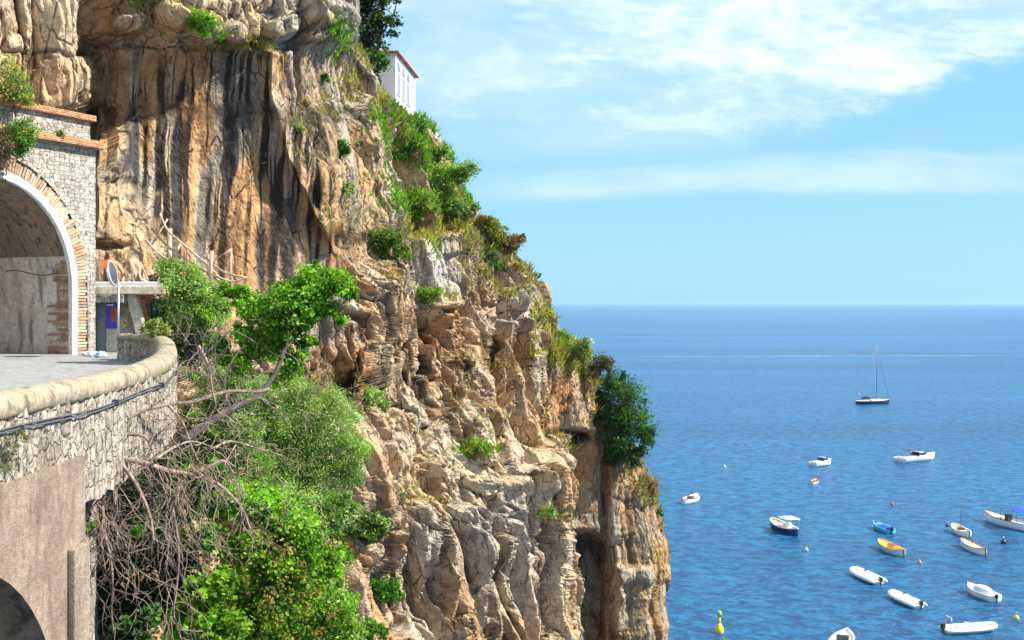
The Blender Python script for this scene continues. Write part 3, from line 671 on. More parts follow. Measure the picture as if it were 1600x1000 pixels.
via = empty('viaduct', (-5.56, 10, 30), 0, 'brown rendered retaining wall of the road with a dark arch opening, below the stone parapet', 'viaduct')
mb = MB(); ac, zc, rr = 10.55-10, 34.3-30, 3.05; zt = 38.02-30; n = 28
XO, XI = 0.0, -4.2
arc = [(ac+rr*math.cos(math.pi*i/n), zc+rr*math.sin(math.pi*i/n)) for i in range(n+1)]
for X in (XO, XI):
    vs = [(X, y, z) for y, z in arc]+[(X, y, zt) for y, z in arc]
    fs = [(i, i+1, n+2+i, n+1+i) for i in range(n)]
    if X == XO: fs = [f[::-1] for f in fs]
    mb.add(vs, fs)
vs = [(XO, y, z) for y, z in arc]+[(XI, y, z) for y, z in arc]
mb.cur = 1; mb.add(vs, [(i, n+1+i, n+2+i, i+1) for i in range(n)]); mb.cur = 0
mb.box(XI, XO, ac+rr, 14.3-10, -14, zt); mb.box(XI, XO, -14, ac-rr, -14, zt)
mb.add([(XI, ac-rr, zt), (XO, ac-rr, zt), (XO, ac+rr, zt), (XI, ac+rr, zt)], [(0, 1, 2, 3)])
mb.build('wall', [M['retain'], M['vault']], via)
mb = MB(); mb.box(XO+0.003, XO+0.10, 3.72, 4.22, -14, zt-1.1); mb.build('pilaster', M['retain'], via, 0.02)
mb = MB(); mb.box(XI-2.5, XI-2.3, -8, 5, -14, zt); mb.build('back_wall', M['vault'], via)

# ------------------------------------------------------------------ tunnel portal
PA = math.atan2(0.908, 0.42)
por = empty('tunnel_portal', (-16.4, 41.0, ZR), PA, 'pale rubble stone road tunnel mouth with a white painted arch rim and brick cornices', 'tunnel')
EC = (-3.6, 2.5)
def arch(w, h, n=40):   # right jamb foot, over the crown, to the left jamb foot
    pts = [(EC[0]+w*1.0, 0.0), (EC[0]+w*1.0, EC[1]*0.5)]
    pts += [(EC[0]+w*math.cos(math.pi*i/n), EC[1]+h*math.sin(math.pi*i/n)) for i in range(n+1)]
    return pts+[(EC[0]-w, EC[1]*0.5), (EC[0]-w, 0.0)]
def ring(mb, A, B, y0, y1):
    """solid ring between arches A (inner) and B (outer), from y0 (front) to y1"""
    n = len(A); vs = [(x, y0, z) for x, z in A]+[(x, y0, z) for x, z in B]+[(x, y1, z) for x, z in A]+[(x, y1, z) for x, z in B]
    fs = []
    for i in range(n-1):
        fs += [(i, i+1, n+i+1, n+i), (i, 2*n+i, 2*n+i+1, i+1), (n+i, n+i+1, 3*n+i+1, 3*n+i)]
    mb.add(vs, fs)
A_in = arch(3.52, 3.77); A_rim = arch(3.80, 4.05); A_brk = arch(4.28, 4.62)
TOPZ = 7.8
mb = MB(); B = A_brk; n = len(B)
# facade: the arch ring joined to the rectangle around it
outer = []
for x, z in B:
    dx, dz = x-EC[0], z-EC[1]
    if z <= EC[1] and dx > 0: outer.append((1.1, z))
    elif z <= EC[1]: outer.append((-12.0, z))
    else:
        k = min(((1.1-EC[0])/dx if dx > 1e-6 else 1e9), ((-12-EC[0])/dx if dx < -1e-6 else 1e9), (TOPZ-EC[1])/dz if dz > 1e-6 else 1e9)
        outer.append((EC[0]+dx*k, EC[1]+dz*k))
vs = [(x, 0, z) for x, z in B]+[(x, 0, z) for x, z in outer]
fs = [(i, i+1, n+i+1, n+i) for i in range(n-1)]
# corners
ci = [i for i in range(n-1) if (outer[i][0] == 1.1 and outer[i+1][1] >= TOPZ-1e-6 and outer[i+1][0] < 1.1-1e-6) or (outer[i+1][0] <= -12+1e-6 and outer[i][0] > -12+1e-6)]
for i in ci:
    c = (1.1 if outer[i][0] > -5 else -12.0, TOPZ); vs.append((c[0], 0, c[1])); fs.append((n+i, n+i+1, len(vs)-1))
mb.add(vs, [f[::-1] for f in fs] if False else fs)
mb.add([(1.1, 0, 0), (1.1, 1.6, 0), (1.1, 1.6, TOPZ), (1.1, 0, TOPZ)], [(0, 1, 2, 3)])
mb.box(-12.0, 0.9, 0.06, 1.6, TOPZ+0.3, TOPZ+1.02)
mb.build('wall', M['portal'], por)
mb = MB(); mb.box(-12.1, 1.35, -0.34, 1.5, TOPZ, TOPZ+0.16); mb.box(-12.1, 1.22, -0.20, 1.5, TOPZ+0.163, TOPZ+0.30); mb.build('cornice', M['brick'], por, 0.015)
mb = MB(); mb.box(-12.1, 1.02, -0.14, 1.5, TOPZ+1.022, TOPZ+1.24); mb.build('cornice', M['brick'], por, 0.015)
mb = MB(); ring(mb, A_in, A_rim, -0.05, 0.14); mb.build('arch_rim', M['whiterim'], por)
# voussoirs: two courses of loose brick wedges around the rim
bricks = [simple('arch_brick', (0.44, 0.27, 0.16), 0.9, var=0.35, scale=7, bump=0.02), simple('arch_brick_pale', (0.50, 0.38, 0.26), 0.9, var=0.3, scale=7, bump=0.02), simple('arch_brick_dark', (0.33, 0.20, 0.13), 0.9, var=0.35, scale=7, bump=0.02)]
def along(fr, w, h, nrm=False):
    tot_j = EC[1]; L = 2*tot_j+math.pi*(w+h)/2; s = fr*L
    if s < tot_j: return Vector((EC[0]+w, s)), Vector((1, 0))
    if s > L-tot_j: return Vector((EC[0]-w, L-s)), Vector((-1, 0))
    t = math.pi*(s-tot_j)/(L-2*tot_j); return Vector((EC[0]+w*math.cos(t), EC[1]+h*math.sin(t))), Vector((math.cos(t)/w, math.sin(t)/h)).normalized()
mb = MB(); NB = 150
for i in range(NB):
    f0, f1 = i/NB+0.0008, (i+1)/NB-0.0008
    mb.cur = random.choice((0, 0, 1, 1, 2)); y = -0.03-random.random()*0.05; wd = 0.42+random.uniform(-0.10, 0.10)
    (p0, n0), (p1, n1) = along(f0, 3.803, 4.053), along(f1, 3.803, 4.053)
    q0, q1 = p0+n0*wd, p1+n1*wd
    mb.hexa([(p0.x, y, p0.y), (q0.x, y, q0.y), (q0.x, 0.3, q0.y), (p0.x, 0.3, p0.y), (p1.x, y, p1.y), (q1.x, y, q1.y), (q1.x, 0.3, q1.y), (p1.x, 0.3, p1.y)])
mb.build('brick_arch', bricks, por)
# lining
mb = MB(); DL = 15.0
def shell(mb, A, y0, y1, i0, i1, seg=1):
    for k in range(seg):
        ya, yb = y0+(y1-y0)*k/seg, y0+(y1-y0)*(k+1)/seg
        vs = [(x, ya, z) for x, z in A[i0:i1+1]]+[(x, yb, z) for x, z in A[i0:i1+1]]; m = i1-i0+1
        mb.add(vs, [(i, i+1, m+i+1, m+i) for i in range(m-1)])
A2 = arch(3.53, 3.78)
iz = next(i for i, (x, z) in enumerate(A2) if z > 3.55)
jz = len(A2)-1-iz
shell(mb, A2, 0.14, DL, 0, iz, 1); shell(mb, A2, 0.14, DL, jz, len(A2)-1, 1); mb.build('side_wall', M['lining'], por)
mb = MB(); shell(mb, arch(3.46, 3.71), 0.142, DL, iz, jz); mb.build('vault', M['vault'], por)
mb = MB(); mb.add([(EC[0]-5, DL, 0), (EC[0]+5, DL, 0), (EC[0]+5, DL, 8), (EC[0]-5, DL, 8)], [(0, 1, 2, 3)]); mb.build('light_stop', M['vault'], por)  # added cap, out of view, keeps light from entering behind
mb = MB()
for r in range(36):
    z0 = r*0.097; x0 = EC[0]+3.52*math.sqrt(max(0.2, 1-(max(0, z0-EC[1])/3.6)**2)); ln = random.choice((0.25, 0.4, 0.55, 0.75))*(1.0 if z0 < 2.0 else 0.7)
    mb.cur = random.choice((0, 0, 1, 2, 2)); d = random.uniform(0.02, 0.06)
    mb.box(x0-d-0.02, x0+0.05, 0.15, 0.15+ln*1.35, z0+0.004, z0+0.088)
mb.build('quoin', bricks, por)
mb = MB(); mb.tube([(EC[0]+3.2, 0.3+0.25*i, 3.05-0.10*math.sin(i*0.5)) for i in range(12)], 0.02, 5); mb.build('wire', M['black'], por)
mb = MB(); mb.tube([(1.0-0.35, -0.06, 0.0), (1.0-0.35, -0.06, 2.9)], 0.035, 6); mb.build('pipe', M['alu'], por)

# ------------------------------------------------------------------ roadside kiosk
kio = empty('roadside_kiosk', (-15.2, 43.0, ZR), 0, 'small stone shelter with a flat concrete slab roof beside the tunnel mouth', 'shelter')
M['kroof'] = plaster_mat('kiosk_roof_concrete', (0.66, 0.56, 0.40), (0.72, 0.64, 0.50), (0.34, 0.26, 0.15), 0.6)
M['crazy'] = stone_wall_mat('crazy_paving_stone', (0.46, 0.37, 0.23), (0.30, 0.25, 0.17), (0.09, 0.07, 0.05), (1.9, 1.7), 0.2, warm=(0.36, 0.27, 0.15))
M['rubble'] = stone_wall_mat('dark_rubble', (0.32, 0.28, 0.24), (0.22, 0.2, 0.17), (0.06, 0.05, 0.04), (3, 3.6), 0.4, warm=(0.3, 0.22, 0.14))
M['greydoor'] = simple('grey_blue_door_paint', (0.20, 0.23, 0.26), 0.6, var=0.25, scale=4)
M['green'] = simple('green_shutter_paint', (0.03, 0.17, 0.12), 0.5, var=0.3, scale=5)
M['posterblue'] = simple('blue_poster_paper', (0.05, 0.04, 0.42), 0.5, var=0.1)
M['posterred'] = simple('red_poster_print', (0.35, 0.05, 0.04), 0.5, var=0.3, scale=9)
M['slabtop'] = simple('white_slab_paint', (0.80, 0.78, 0.74), 0.8, var=0.15, scale=4)
ox, oy, oz = -15.2, 43.0, ZR
mb = MB(); mb.box(-16.45-ox, -13.35-ox, -0.9, 2.4, 40.36-oz, 40.66-oz); mb.build('roof', M['kroof'], kio, 0.02)
mb = MB(); mb.box(-16.40-ox, -13.55-ox, -0.86, -0.5, 40.663-oz, 40.83-oz); mb.box(-13.6-ox, -13.42-ox, -0.86, 1.8, 40.664-oz, 40.95-oz); mb.build('roof_edge', M['slabtop'], kio, 0.02)
mb = MB(); mb.box(-16.6-ox, -14.9-ox, -0.95, -0.35, 40.02-oz, 40.34-oz); mb.build('lintel', M['rubble'], kio, 0.03)
mb = MB(); mb.box(-16.7-ox, -16.36-ox, -0.5, 2.0, 0, 40.02-oz); mb.build('side_wall', M['rubble'], kio)
mb = MB(); mb.box(-16.16-ox, -15.80-ox, -0.30, -0.24, 0.0, 2.0); mb.build('door', M['greydoor'], kio, 0.01)
mb = MB(); mb.box(-15.78-ox, -15.30-ox, -0.35, -0.1, 0.0, 1.93); mb.build('post', M['concrete'], kio, 0.02)
po = MB(); po.box(-15.77-ox, -15.27-ox, -0.40, -0.36, 0.92, 1.92); pst = po.build('poster', M['posterblue'], kio)
po = MB(); po.box(-15.58-ox, -15.30-ox, -0.412, -0.404, 1.20, 1.74); po.build('picture', M['posterred'], pst)
po = MB()
po.box(-15.73-ox, -15.45-ox, -0.412, -0.404, 1.81, 1.86)
po.build('lettering', M['slabtop'], pst)
mb = MB(); mb.box(-15.29-ox, -14.55-ox, -0.3, 0.0, 0.0, 40.35-oz); mb.build('stone_panel', M['crazy'], kio)
mb = MB(); mb.add([(-14.95-ox, -0.5, 2.24), (-14.62-ox, -0.5, 2.24), (-14.08-ox, -0.5, 0.4), (-14.5-ox, -0.5, 0.4), (-14.95-ox, -0.2, 2.24), (-14.62-ox, -0.2, 2.24), (-14.08-ox, -0.2, 0.4), (-14.5-ox, -0.2, 0.4)],
              [(0, 3, 2, 1), (4, 5, 6, 7), (0, 1, 5, 4), (1, 2, 6, 5), (2, 3, 7, 6), (3, 0, 4, 7)]); mb.build('buttress', M['concrete'], kio, 0.02)
mb = MB(); mb.box(-14.6-ox, -13.6-ox, 0.9, 1.1, -0.5, 40.2-oz); mb.build('rear_wall', M['rubble'], kio)
w_ = MB(); w_.box(-14.42-ox, -14.02-ox, 0.84, 0.89, 0.9, 1.95)
wn = w_.build('window', M['black'], kio); w_ = MB()
for i in range(4): w_.box(-14.34-ox+i*0.08, -14.28-ox+i*0.08, 0.80, 0.838, 0.9, 1.9)
w_.build('shutter', M['green'], wn)
mb = MB()
for i in range(9):
    mb.box(-13.98-ox+random.uniform(-.05, .05), -13.76-ox+random.uniform(-.05, .05), 0.6, 0.85, 0.5+i*0.17, 0.66+i*0.17)
mb.build('stone_pier', M['crazy'], kio, 0.02)

# traffic mirror seen edge on
tm = empty('traffic_mirror', (-13.95, 38.9, ZR), 0, 'convex traffic mirror on a pale steel post where the parapet meets the tunnel', 'mirror')
mb = MB(); mb.tube([(0, 0, 0), (0, 0, 2.7)], 0.04, 8); mb.build('post', M['steel'], tm)
D_ = Matrix.Translation((-0.20, -0.02, 2.98)) @ Vector((0.98, 0.04, 0.2)).to_track_quat('Z', 'Y').to_matrix().to_4x4()
mb = MB(); mb.lathe([(0.02, 0.10), (0.2, 0.085), (0.40, 0.03), (0.46, -0.02), (0.46, -0.05), (0.1, -0.06)], 24, D_); mb.build('mirror_back', simple('dark_grey_shell', (0.06, 0.065, 0.075), 0.4), tm)
mb = MB(); mb.lathe([(0.463, 0.02), (0.475, 0.0), (0.475, -0.06), (0.463, -0.075)], 24, D_); mb.build('rim', simple('pale_rim', (0.55, 0.54, 0.5), 0.5), tm)
mb = MB()
pts = [D_ @ Vector((0.50*math.cos(a), 0.50*math.sin(a), z)) for a in [R(20+10*i) for i in range(15)] for z in (0.02, -0.20)]
mb.add(pts, [(2*i, 2*i+1, 2*i+3, 2*i+2) for i in range(14)]); hd = mb.build('hood', simple('orange_red_paint', (0.55, 0.10, 0.03), 0.5), tm)
so_ = hd.modifiers.new('solid', 'SOLIDIFY'); so_.thickness = 0.012

# litter by the wall
def lump(name, loc, r, m, seed, label, sq=(1, 0.7, 0.5), cat='litter', group=None):
    import bmesh
    bm = bmesh.new(); bmesh.ops.create_icosphere(bm, subdivisions=3, radius=1.0)
    vs = np.array([v.co[:] for v in bm.verts]); d = 1+0.55*fbm(vs*2.2+seed, 3, seed)
    for v, k in zip(bm.verts, d): v.co = Vector((v.co.x*k*r*sq[0], v.co.y*k*r*sq[1], v.co.z*k*r*sq[2]))
    me = bpy.data.meshes.new(name); bm.to_mesh(me); bm.free(); me.materials.append(m)
    o = bpy.data.objects.new(name, me); COL.objects.link(o); o.location = loc
    if label: tag(o, label, cat, group)
    return o
plb = simple('pale_blue_plastic', (0.30, 0.50, 0.72), 0.35); plw = simple('white_plastic', (0.7, 0.72, 0.76), 0.35)
lump('plastic_bag', (-14.45, 38.6, ZR+0.09), 0.24, plb, 3, 'crumpled pale blue plastic bag nearest the mirror post on the road edge')
lump('plastic_bag', (-15.0, 39.3, ZR+0.07), 0.26, plw, 5, 'crumpled white plastic bag on the road beside the blue bag')
lump('plastic_bag', (-15.45, 39.9, ZR+0.06), 0.2, plw, 9, 'small white plastic bag nearest the white tunnel jamb')

# ------------------------------------------------------------------ old rockfall fence behind the kiosk
fen = empty('rockfall_fence', P(300, 440, 46.5), 0, 'broken fence of bare grey brown poles at the foot of the streaked cliff face', 'fence')
FO = fen.location
def poles(name, lst, m, parent, n=6):
    for pts, r in lst:
        mb = MB(); mb.tube([P(*p)-FO for p in smooth_path3(pts)], r, n); mb.build(name, m, parent)
def smooth_path3(pts):
    pts = [Vector(p) for p in pts]
    if len(pts) == 2: return pts
    out = []; n = len(pts)
    for i in range(n-1):
        p0, p1, p2, p3 = [pts[max(0, min(n-1, i+k))] for k in (-1, 0, 1, 2)]
        for j in range(4):
            t = j/4; out.append(0.5*((2*p1)+(p2-p0)*t+(2*p0-5*p1+4*p2-p3)*t*t+(3*p1-p0-3*p2+p3)*t**3))
    return out+[pts[-1]]
poles('post', [([(265, 357, 47), (264, 440, 47)], 0.11), ([(331, 392, 46), (328, 455, 46)], 0.09), ([(326, 397, 46.3), (327, 455, 46.3)], 0.06), ([(361, 388, 46), (359, 470, 46)], 0.05), ([(305, 403, 46.2), (303, 430, 46.2)], 0.045)], M['wood'], fen)
poles('rail', [([(250, 334, 46.6), (262, 360, 46.6), (290, 385, 46.5), (325, 415, 46.4), (341, 432, 46.3)], 0.055), ([(237, 357, 46.7), (262, 385, 46.6), (300, 412, 46.5), (345, 440, 46.3)], 0.055),
               ([(228, 375, 46.6), (250, 398, 46.5), (280, 415, 46.4), (310, 432, 46.3)], 0.045), ([(262, 342, 46.8), (236, 384, 46.7)], 0.04), ([(283, 379, 46.7), (266, 412, 46.5)], 0.055),
               ([(318, 400, 46.1), (350, 425, 46.0), (386, 434, 45.9)], 0.045), ([(335, 407, 46), (360, 390, 45.9)], 0.03), ([(331, 428, 45.9), (362, 440, 45.8), (386, 433, 45.8)], 0.04),
               ([(332, 441, 45.9), (354, 463, 45.8)], 0.05), ([(342, 445, 45.8), (356, 470, 45.8)], 0.035)], M['wood'], fen)
tim = empty('leaning_plank', P(214, 440, 46), 0, 'bundle of bare planks leaning on the rock above the kiosk roof', 'planks'); FO = tim.location
poles('plank', [([(207, 402, 46.8), (221, 438, 45.9)], 0.07), ([(214, 398, 46.9), (231, 437, 45.9)], 0.05), ([(213, 405, 46.8), (207, 438, 45.9)], 0.05)], M['wood'], tim, 4)

# ------------------------------------------------------------------ house on the ridge
hx, hy = -10.08, 95.0
hs = empty('house', (hx, hy, 54), -math.atan2(0.78, 10.0), 'white house with three tall arched windows on top of the ridge above the sea', 'house')
ZT = 61.65-54; W_, L_ = 8.5, 10.2
mb = MB(); mb.box(-W_, -0.05, 0, L_, -4, ZT)          # core
wins = [(0.7, 1.55), (3.15, 1.55), (5.6, 1.55)]; z0, z1 = 58.3-54, 60.45-54; 
ys = [0, *[q for a, b in wins for q in (a, a+b)], L_]
for i in range(0, len(ys)-1, 2): mb.box(-0.048, 0.0, ys[i], ys[i+1], -4, ZT)
for a, b in wins:
    mb.box(-0.048, 0.0, a, a+b, -4, z0)
    n = 10; arcp = [(a+b/2-b/2*math.cos(math.pi*i/n), z1+b/2*math.sin(math.pi*i/n)) for i in range(n+1)]
    vs = [(0.0, y, z) for y, z in arcp]+[(0.0, y, ZT) for y, z in arcp]+[(-0.048, y, z) for y, z in arcp]; m = n+1
    mb.add(vs, [(i, i+1, m+i+1, m+i) for i in range(n)]+[(i, 2*m+i, 2*m+i+1, i+1) for i in range(n)])
mb.build('wall', M['white'], hs)
M['pane'] = simple('grey_shutter', (0.22, 0.245, 0.28), 0.5, var=0.1); M['lun'] = simple('window_glass', (0.10, 0.13, 0.17), 0.15)
for a, b in wins:
    mb = MB(); mb.box(-0.046, -0.03, a+0.02, a+b-0.02, z0+0.01, z1-0.22); wo = mb.build('window', M['pane'], hs)
    mb = MB(); n = 10; arcp = [(a+b/2-(b/2-.02)*math.cos(math.pi*i/n), z1+(b/2-.02)*math.sin(math.pi*i/n)) for i in range(n+1)]
    mb.add([(-0.032, y, z) for y, z in arcp]+[(-0.032, a+0.02, z1-0.05), (-0.032, a+b-0.02, z1-0.05)], [tuple([n+1]+list(range(n+1))+[n+2])]); mb.build('fanlight', M['lun'], wo)
    mb = MB(); mb.box(-0.04, 0.07, a-0.1, a+b+0.1, z0-0.14, z0); mb.build('sill', simple('grey_sill', (0.30, 0.28, 0.27), 0.8), wo)
M['tile'] = brick_mat('terracotta_tile', (0.42, 0.20, 0.12), (0.55, 0.32, 0.20), (0.2, 0.1, 0.06), 6, 5)
mb = MB(); e = 0.35
mb.add([(-W_-e, -e, ZT+.003), (e, -e, ZT+.003), (e, L_+e, ZT+.003), (-W_-e, L_+e, ZT+.003), (-W_/2, W_/2-0.5, ZT+1.35), (-W_/2, L_-W_/2+0.5, ZT+1.35)] +
       [(-W_-e, -e, ZT+.16), (e, -e, ZT+.16), (e, L_+e, ZT+.16), (-W_-e, L_+e, ZT+.16)],
       [(3, 2, 1, 0), (0, 1, 7, 6), (1, 2, 8, 7), (2, 3, 9, 8), (3, 0, 6, 9), (6, 7, 4), (7, 8, 5, 4), (8, 9, 5), (9, 6, 4, 5)]); mb.build('roof', M['tile'], hs)
mb = MB(); mb.box(0.9, 0.95, 7.6, 7.65, 2.2, 5.5); 
tag(mb.build('pole', M['alu']), 'thin dark pole standing just seaward of the white ridge house', 'pole'); bpy.data.objects['pole'].location = hs.location
mb = MB(); mb.box(-0.2, 0.9, 8.6, 10.0, -4, 1.7); mb.build('annexe', simple('blue_grey_wall', (0.22, 0.25, 0.30), 0.8), hs)

# ------------------------------------------------------------------ foliage
BRIGHT = [(0.17, 0.38, 0.02), (0.24, 0.46, 0.03), (0.09, 0.24, 0.02), (0.32, 0.48, 0.06)]
MIDG = [(0.08, 0.23, 0.02), (0.13, 0.31, 0.03), (0.055, 0.15, 0.02)]
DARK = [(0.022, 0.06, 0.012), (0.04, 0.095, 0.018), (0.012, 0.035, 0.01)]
OLIVE = [(0.28, 0.40, 0.10), (0.36, 0.48, 0.16), (0.20, 0.31, 0.07), (0.42, 0.51, 0.24)]
YELL = [(0.34, 0.28, 0.05), (0.26, 0.26, 0.04), (0.40, 0.25, 0.06), (0.14, 0.22, 0.03)]
RUST = [(0.34, 0.17, 0.07), (0.28, 0.15, 0.08), (0.20, 0.14, 0.06), (0.36, 0.25, 0.12)]
BROWN = [(0.16, 0.11, 0.07), (0.12, 0.10, 0.06), (0.09, 0.11, 0.04)]
GREYG = [(0.16, 0.20, 0.11), (0.20, 0.24, 0.15), (0.11, 0.15, 0.07), (0.15, 0.12, 0.10)]
def leaves(blobs, n, size, pal, seed, aspect=0.5, nclump=26, spread=0.30, up=0.35, droop=0.0, shell=0.55):
    """blobs: [(centre, (rx,ry,rz))]; leaf diamonds gathered in clumps spread through the blobs"""
    g = np.random.default_rng(seed); pal = np.array(pal)
    wts = np.array([r[0]*r[1]*r[2] for c, r in blobs])**0.67; wts /= wts.sum()
    C = np.array([list(c) for c, r in blobs]); Rr = np.array([r for c, r in blobs])
    tot = nclump*len(blobs); bi = g.choice(len(blobs), tot, p=wts)
    d = g.normal(size=(tot, 3)); d /= np.linalg.norm(d, axis=1, keepdims=True); rad = g.uniform(shell, 1.0, tot)[:, None]
    cc = C[bi]+d*Rr[bi]*rad; cs = Rr[bi].mean(1)*spread*g.uniform(0.5, 1.3, tot); ctone = g.uniform(0.45, 1.25, tot); cpal = g.integers(0, len(pal), tot)
    k = g.integers(0, tot, n)
    p = cc[k]+g.normal(size=(n, 3))*cs[k][:, None]*np.array([1, 1, 0.8])
    nr = g.normal(size=(n, 3)); nr[:, 2] += up*2; nr += d[k]*0.7; nr /= np.linalg.norm(nr, axis=1, keepdims=True)
    t = g.normal(size=(n, 3)); t[:, 2] -= droop*2; t -= nr*(t*nr).sum(1)[:, None]; t /= np.linalg.norm(t, axis=1, keepdims=True)
    b = np.cross(nr, t); s = size*g.uniform(0.6, 1.35, n)[:, None]
    v0 = p-t*s*0.5; v1 = p+b*s*aspect*0.5+nr*s*0.08-t*s*0.05; v2 = p+t*s*0.5; v3 = p-b*s*aspect*0.5+nr*s*0.08-t*s*0.05
    V = np.stack([v0, v1, v2, v3], 1).reshape(-1, 3); F = np.arange(4*n).reshape(n, 4)
    pi = np.where(g.random(n) < 0.6, cpal[k], g.integers(0, len(pal), n))
    col = pal[pi]*ctone[k][:, None]*g.uniform(0.8, 1.2, n)[:, None]
    return V, F, np.repeat(col, 4, 0), cc
def join(ls):
    off = 0; Vs = []; Fs = []; Cs = []
    for V, F, c in ls: Vs.append(V); Fs.append(F+off); Cs.append(c); off += len(V)
    return np.concatenate(Vs), np.concatenate(Fs), np.concatenate(Cs)
def plant(name, base, blobs, n, size, pal, seed, label, cat, group=None, limbs=7, trunk_r=0.05, bark='bark', part='foliage', extra=None, **k):
    base = Vector(base); o = empty(name, base, 0, label, cat, group)
    V, F, c, cc = leaves(blobs, n, size, pal, seed, **k)
    ls = [(V, F, c)]
    if extra: 
        for e in extra: V2, F2, c2, _ = leaves(*e[0], **e[1]); ls.append((V2, F2, c2))
    V, F, c = join(ls)
    np_mesh(part, V-np.array(base), F, M['leaf'], o, c)
    g = random.Random(seed); mb = MB()
    if limbs:
        for i in range(limbs):
            t = Vector(cc[g.randrange(len(cc))])-base; m1 = t*0.45+Vector((g.uniform(-.12, .12), g.uniform(-.12, .12), g.uniform(-0.05, .15)))*t.length
            pts = [Vector((0, 0, -0.15*t.length*0.3)), m1*0.5+Vector((g.uniform(-.05, .05), 0, 0.02))*t.length, m1, t*0.78+Vector((g.uniform(-.08, .08),)*3)*t.length, t]
            mb.tube(smooth3(pts), [trunk_r*(1-0.85*j/16) for j in range(17)], 5)
        mb.build('trunk' if cat == 'tree' else 'stem', M[bark], o)
    return o
def smooth3(pts):
    out = []; n = len(pts)
    for i in range(n-1):
        p0, p1, p2, p3 = [pts[max(0, min(n-1, i+k))] for k in (-1, 0, 1, 2)]
        for j in range(4):
            t = j/4; out.append(0.5*((2*p1)+(p2-p0)*t+(2*p0-5*p1+4*p2-p3)*t*t+(3*p1-p0-3*p2+p3)*t**3))
    return out+[pts[-1]]
def B(lst, Y, flat=1.0):
    """blobs written as (u, v, r) or (u, v, r, Y) with the size as it shows"""
    out = []
    for t in lst:
        u, v, r = t[:3]; y = t[3] if len(t) > 3 else Y; w = r/FPX*y; out.append((P(u, v, y), (w, w*1.1, w*flat)))
    return out

# tall dark tree beside the ridge house
cu, cn = on_cliff(572, 128)
plant('ridge_tree', P(566, 140, 86), B([(560, 20, 30), (590, 12, 32), (575, 50, 34), (605, 42, 20), (545, 40, 20), (560, -15, 34), (600, -12, 26), (612, 55, 12), (622, 40, 8), (590, 75, 14)], 86), 7500, 0.27, DARK+[(0.05, 0.12, 0.03), (0.07, 0.15, 0.03)], 11,
      'tall dark leafy tree standing left of the white ridge house', 'tree', limbs=12, trunk_r=0.22, bark='darkbark', part='crown', aspect=0.6, nclump=15, spread=0.17, shell=0.4)
plant('evergreen_shrub', P(578, 140, 84), B([(575, 105, 22), (560, 95, 14), (590, 95, 15), (580, 125, 14), (563, 118, 12)], 84), 6000, 0.24, DARK+MIDG[:1], 12,
      'dark evergreen shrub at the foot of the ridge tree, against the house side', 'shrub', limbs=4, trunk_r=0.1)
plant('bare_bush', P(510, 80, 70), B([(505, 30, 26), (490, 15, 20), (520, 50, 16), (500, 55, 14)], 70), 5000, 0.20, GREYG, 13, 'grey thinly leaved bush above the boulders left of the ridge tree', 'shrub', limbs=16, trunk_r=0.05)
plant('green_bush', P(480, 35, 66), B([(478, 5, 18), (462, 12, 16), (488, 20, 12), (442, 14, 10)], 66), 3500, 0.2, BRIGHT[2:3]+MIDG, 14, 'green bush at the top edge of the photo above the grey boulders', 'shrub', limbs=5)

def patch(name, u, v, r, n, size, pal, seed, label, cat='shrub', squash=0.8, wide=1.0, lift=0.35, lim=4, **k):
    """a plant rooted in the cliff at the spot seen at u, v"""
    c, nn = on_cliff(u, v); w = r/FPX*c.y
    out = c+Vector((0.25, -0.75, 0.0))*w*0.7
    bl = [(out+Vector((0, 0, w*lift)), (w*wide, w*0.8, w*squash))]
    g = random.Random(seed)
    bl = [(bl[0][0], tuple(x*0.75 for x in bl[0][1]))]
    for i in range(7): bl.append((out+Vector((g.uniform(-1.05, 1.05)*w*wide, g.uniform(-.5, .4)*w, g.uniform(-.55, .95)*w*squash)), (w*g.uniform(.2, .5),)*3))
    return plant(name, c, bl, n, size, pal, seed, label, cat, limbs=lim, trunk_r=w*0.05, **k)
patch('green_bush', 320, 50, 26, 2600, 0.13, BRIGHT, 21, 'bright green bush on the boulders above the streaked cliff face', wide=1.2, squash=0.7)
patch('green_bush', 345, 72, 11, 700, 0.12, BRIGHT+YELL, 22, 'small yellow tipped bush just below the bright bush above the streaks')
patch('green_bush', 228, 6, 22, 1500, 0.12, OLIVE, 23, 'olive bush at the top edge left of the bright cliff bush', wide=1.3)
patch('green_bush', 535, 232, 14, 1800, 0.15, MIDG, 24, 'round green bush alone on the grey rock right of the streaks')
patch('green_bush', 605, 385, 27, 4200, 0.16, MIDG+YELL[:2]+DARK[:1], 25, 'dark yellow-green bush left of the big square block', wide=1.1)
patch('green_bush', 665, 463, 16, 1500, 0.17, BRIGHT, 26, 'small bright bush on the ledge under the big square block', squash=0.6)
patch('green_bush', 690, 285, 34, 7000, 0.2, BRIGHT+OLIVE, 27, 'bright green bush filling the top of the green gully', wide=1.15, squash=0.55)
patch('green_bush', 655, 320, 32, 7000, 0.2, BRIGHT+YELL[:1], 28, 'broad bright bush in the gully just above the big square block', wide=1.15, squash=0.55)
patch('green_bush', 712, 330, 24, 3500, 0.2, MIDG+OLIVE, 29, 'green bush at the right side of the gully by the skyline', wide=1.15, squash=0.55)
patch('green_bush', 625, 240, 16, 1600, 0.2, MIDG, 30, 'small green bush low on the grassy slope under the house', wide=0.9)
patch('green_bush', 655, 200, 16, 2000, 0.2, MIDG, 31, 'dark green bush hanging from the skyline just under the house')
patch('green_bush', 685, 245, 15, 1600, 0.2, MIDG+OLIVE, 32, 'green bush on the skyline between the house and the gully')
patch('green_bush', 765, 370, 26, 3600, 0.22, MIDG+YELL, 33, 'green and yellow bush on the skyline above the right edge of the block', wide=1.0)
